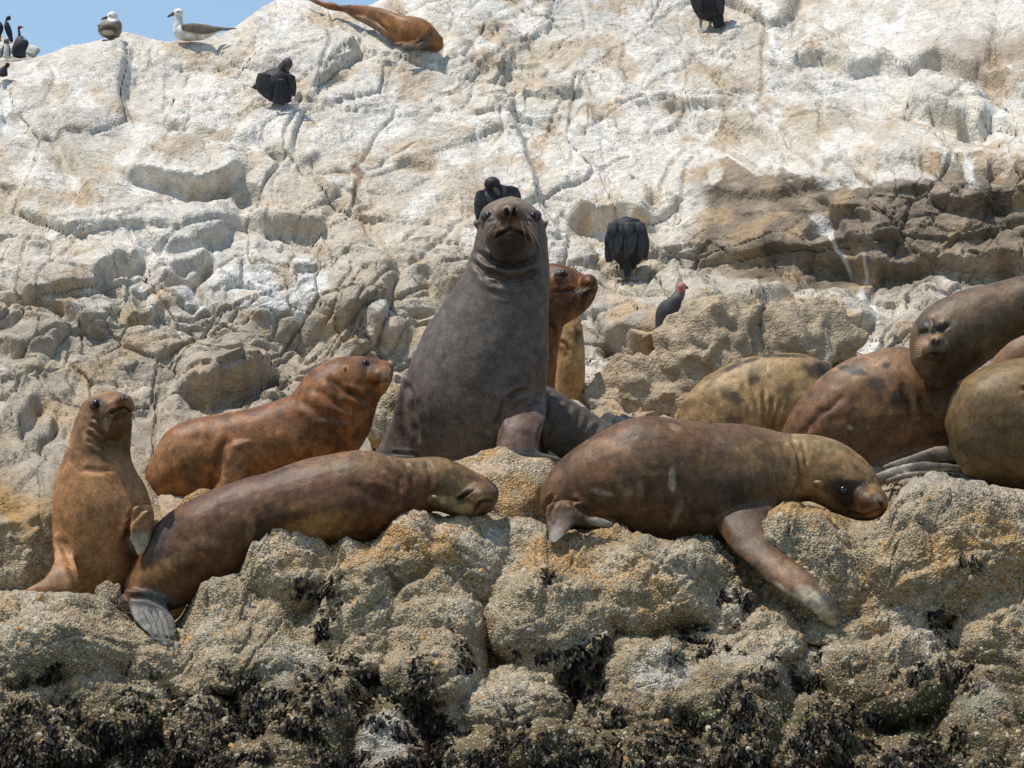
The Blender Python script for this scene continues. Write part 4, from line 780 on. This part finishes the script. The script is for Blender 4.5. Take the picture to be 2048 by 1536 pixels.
a12 = animal("sea_lion", [tube([(1972, 740, 1990, 790), (2005, 690, 2020, 800), (2050, 655, 2060, 800), (2110, 640, 2115, 800), (2180, 660, 2185, 820), (2240, 720, 2245, 850)], d, .7)],
             (.24, .14, .09), tg("strip of reddish brown sea lion flank between the dark head and the olive rump", group=GL), voxel=.010, smooth=4)
# ---- 13 sea lion lying head-up on the skyline
d = base_depth(800, 100) - .22
def sl(x, y): return base_depth(x, max(y, float(np.interp(x, RIDX, RIDY)))) - .25 - d
def on_slope(ribs): return [(*r[:4], sl(.5 * (r[0] + r[2]), max(r[1], r[3]) + 2) + (r[4] if len(r) > 4 else 0)) for r in ribs]
a13 = animal("sea_lion", [tube(on_slope([(596, -14, 602, -6), (612, -8, 618, 3), (632, -2, 640, 13), (650, 3, 654, 19), (664, 4, 668, 22), (680, 9, 690, 26), (704, 10, 718, 42), (738, 12, 750, 62), (772, 20, 782, 82), (802, 30, 808, 95), (828, 33, 832, 100), (852, 40, 850, 102), (872, 57, 862, 102), (885, 78, 872, 103), (888, 92, 882, 102)]), d, .8, n=64),
                          tube(on_slope([(868, 62, 888, 78, -.05), (845, 74, 862, 90), (820, 85, 836, 101), (800, 92, 812, 105)]), d - .14, .4), tube(on_slope([(830, 78, 834, 96), (805, 82, 806, 98), (785, 82, 784, 92)]), d - .15, .4), tube(on_slope([(700, 26, 710, 36), (730, 36, 738, 52), (758, 52, 764, 68), (778, 66, 780, 78)]), d - .10, .4)],
             (.25, .110, .042), tg("glossy reddish brown sea lion sprawled on the skyline rock, hind flippers folded", group=GL), voxel=.0095, smooth=3, mottle=.2,
    grooves=[([(748, 36), (765, 52), (780, 62)], 3, .010), ([(868, 60), (850, 76), (832, 88)], 3, .014)],
    dabs=[(815, 55, 45, 20, 10, (.40, .20, .08), .6, .6), (780, 20, 90, 9, 14, (.25, .16, .07), .6, .5), (735, 48, 60, 10, 33, (.17, .12, .09), .8, .4), (820, 95, 50, 10, 0, (.12, .095, .085), .9, .3), (850, 80, 26, 8, -35, (.12, .09, .075), .8, .4), (690, 20, 30, 14, 20, (.14, .06, .025), .6, .5)])

# ================================================================== BIRDS
BLK = (.021, .020, .023); BRN = (.042, .039, .040)
def bird(name, label, category, group, body, base, dabs=(), wings=(), tail=None, beak=None, legs=(), eyes=(), d=20.0, wingcol=None, beakmat=None, voxel=.006, feathers=()):
    o = animal(name, body, base, tg(label, category, group), mat=M_feather, voxel=voxel, smooth=4, lump=.006, mottle=.3, dabs=dabs)
    def part(nm, sol, col):
        V, F = sol; me = bpy.data.meshes.new(nm); me.from_pydata(V.tolist(), [], [list(dict.fromkeys(f)) for f in F.tolist()])
        me.polygons.foreach_set("use_smooth", np.ones(len(me.polygons), bool)); n_ = fbm(V, 40, 2, 601)
        set_col(me, np.array(col)[None] * (1 + .5 * n_)[:, None]); add(nm, me, M_feather, o)
    for w in wings: part("wing", w, wingcol or BRN)
    for i_, (x0, y0, x1, y1, wd) in enumerate(feathers):
        part("feather", tube([(x0 - wd, y0, x0 + wd, y0), (.5 * (x0 + x1) - wd * 1.1, .5 * (y0 + y1), .5 * (x0 + x1) + wd * 1.1, .5 * (y0 + y1), -.012), (x1 - wd * .45, y1, x1 + wd * .45, y1, -.004)], d - .130 - .006 * (i_ % 3), .10, n=10, m=8), (.026 + .012 * (i_ % 3),) * 2 + (.029 + .013 * (i_ % 3),))
    if tail is not None: part("tail", tail, wingcol or BLK)
    if beak is not None:
        V, F = beak; me = bpy.data.meshes.new("beak"); me.from_pydata(V.tolist(), [], [list(dict.fromkeys(f)) for f in F.tolist()]); add("beak", me, beakmat or M_beak, o)
    for (x0, y0, x1, y1) in legs:
        V, F = tube([(x0 - 5, y0, x0 + 5, y0), (.5 * (x0 + x1) - 3, .5 * (y0 + y1), .5 * (x0 + x1) + 3, .5 * (y0 + y1)), (x1 - 3, y1 - 4, x1 + 3, y1 - 4), (x1 - 6, y1, x1 + 6, y1, -.03), (x1 - 7, y1 + 3, x1 + 7, y1 + 3, -.05)], d, .8, n=16, m=10)
        me = bpy.data.meshes.new("leg"); me.from_pydata(V.tolist(), [], [list(dict.fromkeys(f)) for f in F.tolist()]); add("leg", me, M_leg, o)
    for (x, y, r, z) in eyes:
        V, F = blob(x, y, r, r, d + z, r * d / FPX); add("eye", mesh_from("eye", V, F[:, :3]), M_eye, o)
    return o
GV = "black vultures on the slope"
d = seat(560, 206) - .10
bird("vulture", "black vulture hunched on the upper left slope, preening with its back turned", "vulture", GV,
     [tube([(534, 140, 574, 140), (520, 152, 586, 152), (514, 168, 590, 170), (522, 186, 586, 190), (538, 202, 580, 206)], d, .8), tube([(544, 150, 574, 148), (554, 134, 582, 134), (564, 122, 585, 126)], d - .02, .8), blob(575, 128, 10.5, 12, d - .03, .036)], BLK,
     dabs=[(577, 129, 9, 11, 0, (.075, .062, .058), .9, .3), (535, 172, 16, 22, 0, (.034, .030, .030), .7, .4)],
     wings=[tube([(516, 146, 542, 150), (511, 164, 546, 170), (515, 182, 547, 188), (530, 196, 546, 203)], d - .08, .35), tube([(572, 148, 590, 152), (578, 168, 593, 172), (582, 188, 591, 194)], d - .08, .4), tube([(535, 142, 545, 152), (505, 172, 516, 178), (500, 172, 508, 177)], d - .02, .4)],
     tail=tube([(552, 160, 572, 160), (548, 184, 578, 184, .0), (545, 206, 584, 203, .0)], d - .12, .2), beak=tube([(571, 134, 578, 135), (571, 140, 576, 140), (573, 146, 575, 145)], d - .06, .7), d=d)
d = 17.3
bird("vulture", "black vulture half hidden behind the head of the big grey sea lion", "vulture", GV,
     [tube([(968, 376, 1024, 374), (954, 394, 1038, 390), (950, 420, 1042, 416), (955, 446, 1036, 446), (968, 475, 1022, 475)], d, .8), blob(984, 368, 17, 15, d - .06, .05)], BLK, dabs=[(984, 366, 16, 12, 0, (.030, .027, .025), .8, .3)],
     wings=[tube([(952, 384, 968, 380), (948, 410, 972, 408), (952, 440, 970, 438)], d - .1, .5), tube([(1012, 372, 1036, 376), (1018, 390, 1042, 392), (1022, 412, 1040, 412)], d - .08, .5)],
     beak=tube([(985, 376, 997, 378), (990, 385, 1000, 384), (996, 392, 999, 390)], d - .12, .6), d=d, beakmat=flat_material("grey_beak", (.12, .11, .10)))
d = seat(1255, 556) - .06
bird("vulture", "black vulture standing on the ledge right of the grey sea lion, head tucked away", "vulture", GV,
     [tube([(1228, 441, 1278, 437), (1219, 458, 1291, 456), (1213, 482, 1298, 484), (1215, 502, 1296, 504), (1224, 516, 1284, 520), (1236, 528, 1274, 530)], d, .8), tube([(1234, 515, 1252, 515), (1237, 528, 1249, 528), (1239, 538, 1246, 538)], d - .02, .9), tube([(1258, 515, 1276, 515), (1262, 528, 1273, 528), (1264, 538, 1270, 538)], d - .02, .9)], BLK, dabs=[(1235, 500, 20, 8, 10, (.09, .085, .09), .6, .4), (1250, 470, 30, 20, 0, (.034, .034, .040), .7, .4)],
     wings=[tube([(1216, 452, 1240, 448), (1211, 480, 1242, 482), (1209, 508, 1238, 506), (1212, 524, 1226, 522)], d - .1, .3), tube([(1276, 446, 1292, 456), (1278, 480, 1299, 484), (1280, 506, 1297, 508), (1288, 518, 1294, 520)], d - .06, .4), tube([(1228, 456, 1290, 470), (1222, 474, 1280, 492), (1224, 494, 1264, 504)], d - .12, .25)],
     tail=tube([(1240, 500, 1270, 502), (1244, 526, 1265, 526), (1249, 552, 1259, 552)], d - .05, .3), legs=[(1243, 532, 1241, 556), (1267, 532, 1268, 556)], d=d, feathers=[(1222 + 9 * k, 462 + 3 * (k % 2), 1214 + 9.6 * k, 500 + 8 * ((k * 5) % 3), 8.5) for k in range(8)] + [(1226 + 11 * k, 446, 1222 + 12 * k, 476, 9) for k in range(6)])
d = seat(1425, 60) - .06
bird("vulture", "black vulture standing at the top edge, cut off by the frame", "vulture", GV,
     [tube([(1394, -50, 1432, -50), (1384, -30, 1446, -30), (1382, -5, 1448, -5), (1384, 12, 1447, 12), (1390, 27, 1446, 29), (1397, 37, 1440, 38)], d, .8), blob(1412, -62, 10, 12, d, .04)], BLK,
     wings=[tube([(1380, -30, 1400, -32), (1380, 0, 1404, 2), (1388, 24, 1404, 28)], d - .08, .4), tube([(1430, -30, 1449, -28), (1430, 0, 1450, 2), (1436, 24, 1448, 28)], d - .08, .4)],
     tail=tube([(1418, 20, 1446, 22), (1423, 40, 1448, 42), (1428, 56, 1451, 50)], d - .04, .25), legs=[(1402, 36, 1401, 59), (1421, 38, 1420, 55)], d=d)
d = V5D
bird("vulture", "grey vulture with a bare pink head behind the pitted rock", "vulture", None,
     [tube([(1336, 597, 1360, 590), (1322, 606, 1364, 606), (1313, 622, 1364, 622), (1311, 640, 1362, 640), (1312, 665, 1362, 668), (1318, 695, 1355, 696)], d, .8), tube([(1334, 602, 1366, 602), (1346, 588, 1369, 589), (1354, 577, 1371, 578)], d, .8), blob(1363, 573, 9.5, 8.5, d, .03)], (.045, .042, .042),
     dabs=[(1363, 573, 11, 11, 0, (.46, .17, .16), 1, .3), (1358, 590, 9, 8, 0, (.20, .15, .12), .7, .4)], beak=tube([(1370, 570, 1371, 578), (1376, 573, 1377, 578)], d - .01, .7), d=d)
GG = "gulls on the skyline"
d = base_depth(220, 76) - .10
bird("gull", "speckled brown gull sitting on the skyline, tail toward the camera", "gull", GG,
     [tube([(206, 42, 240, 41), (198, 51, 244, 50), (196, 62, 243, 62), (202, 72, 238, 74)], d, 1.2), tube([(212, 46, 238, 45), (214, 38, 236, 37)], d, .8), blob(225, 33, 11.5, 10.5, d, .035)], (.23, .175, .13),
     dabs=[(225, 33, 14, 10, 0, (.80, .78, .74), 1, .25), (216, 60, 20, 11, 5, (.05, .035, .03), .85, .3), (215, 65, 14, 5, 5, (.42, .36, .26), .9, .25)], beak=tube([(214, 31, 215, 38), (207, 34, 208, 39), (202, 38, 203, 40)], d - .01, .6), eyes=[(220, 31, 1.7, -.034)], wings=[tube([(202, 46, 210, 58), (196, 50, 199, 56), (192, 48, 194, 50)], d - .05, .4)], wingcol=(.14, .10, .08), d=d)
d = base_depth(390, 80) - .10
bird("gull", "white breasted gull with mottled wings sitting on the skyline facing left", "gull", GG,
     [tube([(346, 57, 350, 74), (358, 50, 360, 80), (380, 47, 382, 82), (405, 48, 405, 80), (425, 52, 425, 72), (442, 56, 442, 63)], d, .9), tube([(345, 62, 372, 60), (346, 46, 368, 48), (347, 34, 366, 36), (348, 26, 366, 28)], d, .8), blob(357, 25, 11, 9.5, d, .034)], (.78, .76, .72),
     beak=tube([(348, 22, 349, 31), (341, 27, 342, 33), (334, 32, 336, 35)], d - .005, .6), eyes=[(356, 23, 1.8, -.034)],
     wings=[tube([(363, 49, 364, 60), (385, 46, 388, 66), (412, 49, 416, 68), (436, 54, 440, 62), (456, 56, 458, 61)], d - .06, .4), tube([(430, 52, 430, 60), (452, 55, 452, 60), (473, 56, 473, 58)], d - .03, .6)], wingcol=(.20, .155, .115), d=d)
GC = "cormorants on the far rock"
d = 33.4
bird("cormorant", "slim dark cormorant standing on the far rock with its neck curled", "cormorant", GC,
     [tube([(9, 45, 17, 44), (8, 54, 21, 53), (12, 66, 24, 64), (17, 76, 25, 74), (22, 86, 27, 84)], d, .8), tube([(9, 47, 14, 47), (10, 40, 15, 40), (13, 33, 18, 33), (17, 31, 20, 35), (17, 38, 21, 40)], d, .8), blob(18, 36, 4, 5.5, d, .02)], (.030, .030, .042), legs=[(17, 78, 16, 84)], d=d, voxel=.007)
bird("cormorant", "dark cormorant cut by the left edge on the far rock", "cormorant", GC,
     [tube([(-6, 44, 2, 43), (-8, 54, 7, 53), (-6, 63, 6, 63), (-5, 72, 3, 71), (-2, 84, 2, 84)], d, .8), tube([(-6, 46, -1, 46), (-7, 38, -3, 38), (-6, 32, -2, 34)], d, .8)], (.030, .030, .042), d=d, voxel=.007)
d = 28.4
bird("cormorant", "dark cormorant with a red face sitting on the far rock, wings slack", "cormorant", GC,
     [tube([(35, 73, 42, 71), (28, 84, 50, 76), (25, 95, 58, 86), (24, 104, 52, 102), (26, 113, 52, 114)], d, .8), tube([(34, 78, 42, 76), (36, 66, 41, 65), (35, 59, 39, 58), (36, 53, 42, 54)], d, .9), blob(39.5, 54.5, 4.5, 3.6, d, .015)], (.034, .034, .046),
     dabs=[(41, 54, 4, 3, 0, (.35, .03, .05), .9, .3), (51, 77, 5, 2, 0, (.5, .45, .4), .7, .4)], beak=tube([(43, 52.5, 43, 56), (47, 53.5, 47, 55)], d, .6), d=d, voxel=.006)
bird("penguin", "white bellied penguin with a dark band beside the red faced cormorant", "penguin", None,
     [tube([(8, 86, 17, 86), (5, 93, 20, 93), (3, 103, 21, 103), (4, 114, 21, 115)], d + .1, .8), blob(13, 83, 6, 6, d + .1, .028)], (.74, .71, .64), dabs=[(4, 104, 3.2, 18, 8, (.035, .035, .045), 1, .3), (19, 104, 1.6, 10, 0, (.035, .035, .045), .9, .3), (13, 82, 8, 5, 0, (.035, .035, .045), .9, .3)], d=d, voxel=.006)
d = seat(6, 151) - .08
bird("cormorant", "small dark cormorant hunched below the others at the left edge", "cormorant", GC,
     [tube([(2, 134, 12, 131), (-3, 142, 15, 140), (-6, 152, 16, 152)], d, .8), tube([(5, 138, 14, 136), (10, 131, 18, 131)], d, .8), blob(15, 130, 5, 6, d, .018)], (.030, .028, .036), beak=tube([(12, 134, 15, 135), (12, 141, 14, 141)], d - .02, .6), d=d, voxel=.006)

# ================================================================== SEAWEED AND BARNACLES (uncountable cover)
rs = np.random.RandomState(9)
TP, TN, TS, TB = [], [], [], []
def tuft(px, py, size, nb):
    h = ray_hit(px, py)
    if h is None or h[3] > 14.5: return
    P = np.array(h[0][:]); n = np.array(h[1][:]); TP.append(P); TN.append(n if n @ P < 0 else -n); TS.append(size); TB.append(nb)
ZON = [(60, 1430, 100, 60), (215, 1475, 110, 60), (460, 1380, 60, 60), (480, 1430, 70, 60), (600, 1400, 90, 70), (300, 1400, 40, 60), (1130, 1320, 70, 34), (1165, 1300, 40, 40), (1400, 1285, 60, 34), (840, 1345, 26, 46), (830, 1390, 40, 40), (930, 1300, 22, 40), (640, 1250, 18, 50), (660, 1180, 20, 40), (1500, 1440, 60, 90),
       (1880, 1290, 26, 70), (1940, 1345, 30, 40), (90, 1345, 30, 26), (700, 1370, 60, 60), (730, 1400, 50, 60), (1180, 1400, 60, 40), (1050, 1470, 90, 40), (1560, 1500, 120, 40), (1700, 1500, 80, 50), (1900, 1480, 60, 40), (350, 1500, 120, 50), (880, 1470, 60, 60), (1620, 1360, 40, 50), (1460, 1200, 40, 34), (600, 1180, 18, 26), (1340, 1480, 60, 50), (1230, 1470, 40, 60), (1750, 1440, 70, 30), (1830, 1350, 30, 30), (1940, 1120, 20, 14), (1090, 1150, 14, 20)]
for (cx, cy, rx, ry) in ZON:
    for _ in range(int(rx * ry / 110) + 4): tuft(cx + rs.normal(0, .5) * rx, cy + rs.normal(0, .5) * ry, rs.uniform(.018, .038), rs.randint(14, 24))
cand = np.stack([rs.uniform(-60, 2110, 7000), 1545 - np.abs(rs.normal(0, 125, 7000))], 1)
cn = fbm(np.stack([cand[:, 0] / 100, cand[:, 1] / 100, cand[:, 0] * 0], 1), 1.0, 3, 701) + (cand[:, 1] - 1455) / 380
for (px, py) in cand[cn > .21]: tuft(px, py, rs.uniform(.016, .034), rs.randint(12, 20))
def unit(v): return v / (np.linalg.norm(v, axis=1, keepdims=True) + 1e-9)
rep_ = np.repeat(np.arange(len(TP)), TB); m = len(rep_)
tP = np.array(TP)[rep_]; tN = np.array(TN)[rep_]; tS = np.array(TS)[rep_][:, None]
tints = np.array([[.022, .017, .014], [.022, .017, .014], [.040, .040, .012], [.055, .030, .016]])[rs.randint(0, 4, len(TP))][rep_]
dn = np.array([[0, 0, -1.0]]) + tN * tN[:, 2:3]; dn = unit(dn)
pp = tP + rs.normal(0, .5, (m, 3)) * tS * [1, .3, .9] - tN * .006
dr = unit(tN * rs.uniform(.15, .7, (m, 1)) + dn * rs.uniform(.2, .9, (m, 1)) + rs.normal(0, .35, (m, 3)))
L = tS * rs.uniform(.6, 1.4, (m, 1)); w = L * rs.uniform(.11, .26, (m, 1)); side = unit(np.cross(dr, tN + rs.normal(0, .5, (m, 3))))
VV = []
for k in range(4):
    ww = w * (.6, 1.2, 1.0, .3)[k]; VV += [pp - side * ww, pp + side * ww]
    dr = unit(dr + np.array([[0, -.03, -.38]])); pp = pp + dr * L / 3
WV = np.stack(VV, 1).reshape(-1, 3); WC = np.repeat(tints * rs.uniform(.25, 1.3, (m, 1)), 8, 0)
WF = (np.array([[0, 1, 3, 2], [2, 3, 5, 4], [4, 5, 7, 6]])[None] + (np.arange(m) * 8)[:, None, None]).reshape(-1, 4)
add("seaweed", mesh_from("seaweed", WV, WF, WC), M_weed, kind="stuff", label="dark wet seaweed tufts hanging on the lowest boulders", category="seaweed")
NB = 21000
bp, bn, br_, bc = [], [], [], []
for i in range(NB):
    px = rs.uniform(-20, 2068); top = np.interp(px, LEDX, LEDY); py = top + 4 + (1545 - top) * rs.rand() ** .9
    h = ray_hit(px, py)
    if h is None or h[3] > 15.2: continue
    n = np.array(h[1][:]); P = np.array(h[0][:]); n = n if n @ P < 0 else -n
    if py > 1330 and rs.rand() < .45: continue
    big = rs.rand() < .04
    bp.append(P); bn.append(n); br_.append(rs.uniform(.009, .016) if big else rs.uniform(.0035, .0075))
    t = rs.rand(); bc.append(np.array([.48, .42, .32]) * rs.uniform(.6, 1.15) if t < .5 else (np.array([.40, .30, .18]) * rs.uniform(.7, 1.2) if t < .85 else np.array([.46, .27, .10]) * rs.uniform(.7, 1.2)))
bp = np.array(bp); bn = np.array(bn); br_ = np.array(br_); bc = np.array(bc)
t1 = np.cross(bn, [0.3, .2, .9]); t1 /= np.linalg.norm(t1, axis=1, keepdims=True); t2 = np.cross(bn, t1)
ang = np.arange(6) * math.pi / 3
def ring(r, h): return bp[:, None] + br_[:, None, None] * (r * (np.cos(ang)[None, :, None] * t1[:, None] + np.sin(ang)[None, :, None] * t2[:, None]) + h * bn[:, None])
BVv = np.concatenate([ring(1.1, -.4), ring(.5, .75), (bp + bn * br_[:, None] * .35)[:, None]], 1)
k = np.arange(6); k1 = (k + 1) % 6
Ft = np.concatenate([np.stack([k, k1, k1 + 6], 1), np.stack([k, k1 + 6, k + 6], 1), np.stack([k + 6, k1 + 6, k * 0 + 12], 1)])
Fb = (Ft[None] + (np.arange(len(bp)) * 13)[:, None, None]).reshape(-1, 3)
Cb = np.repeat(bc[:, None], 13, 1); Cb[:, 12] *= .15
add("barnacles", mesh_from("barnacles", BVv.reshape(-1, 3), Fb, Cb.reshape(-1, 3), smooth=False), M_shell, kind="stuff", label="crust of small pale barnacles over the front boulders", category="barnacles")
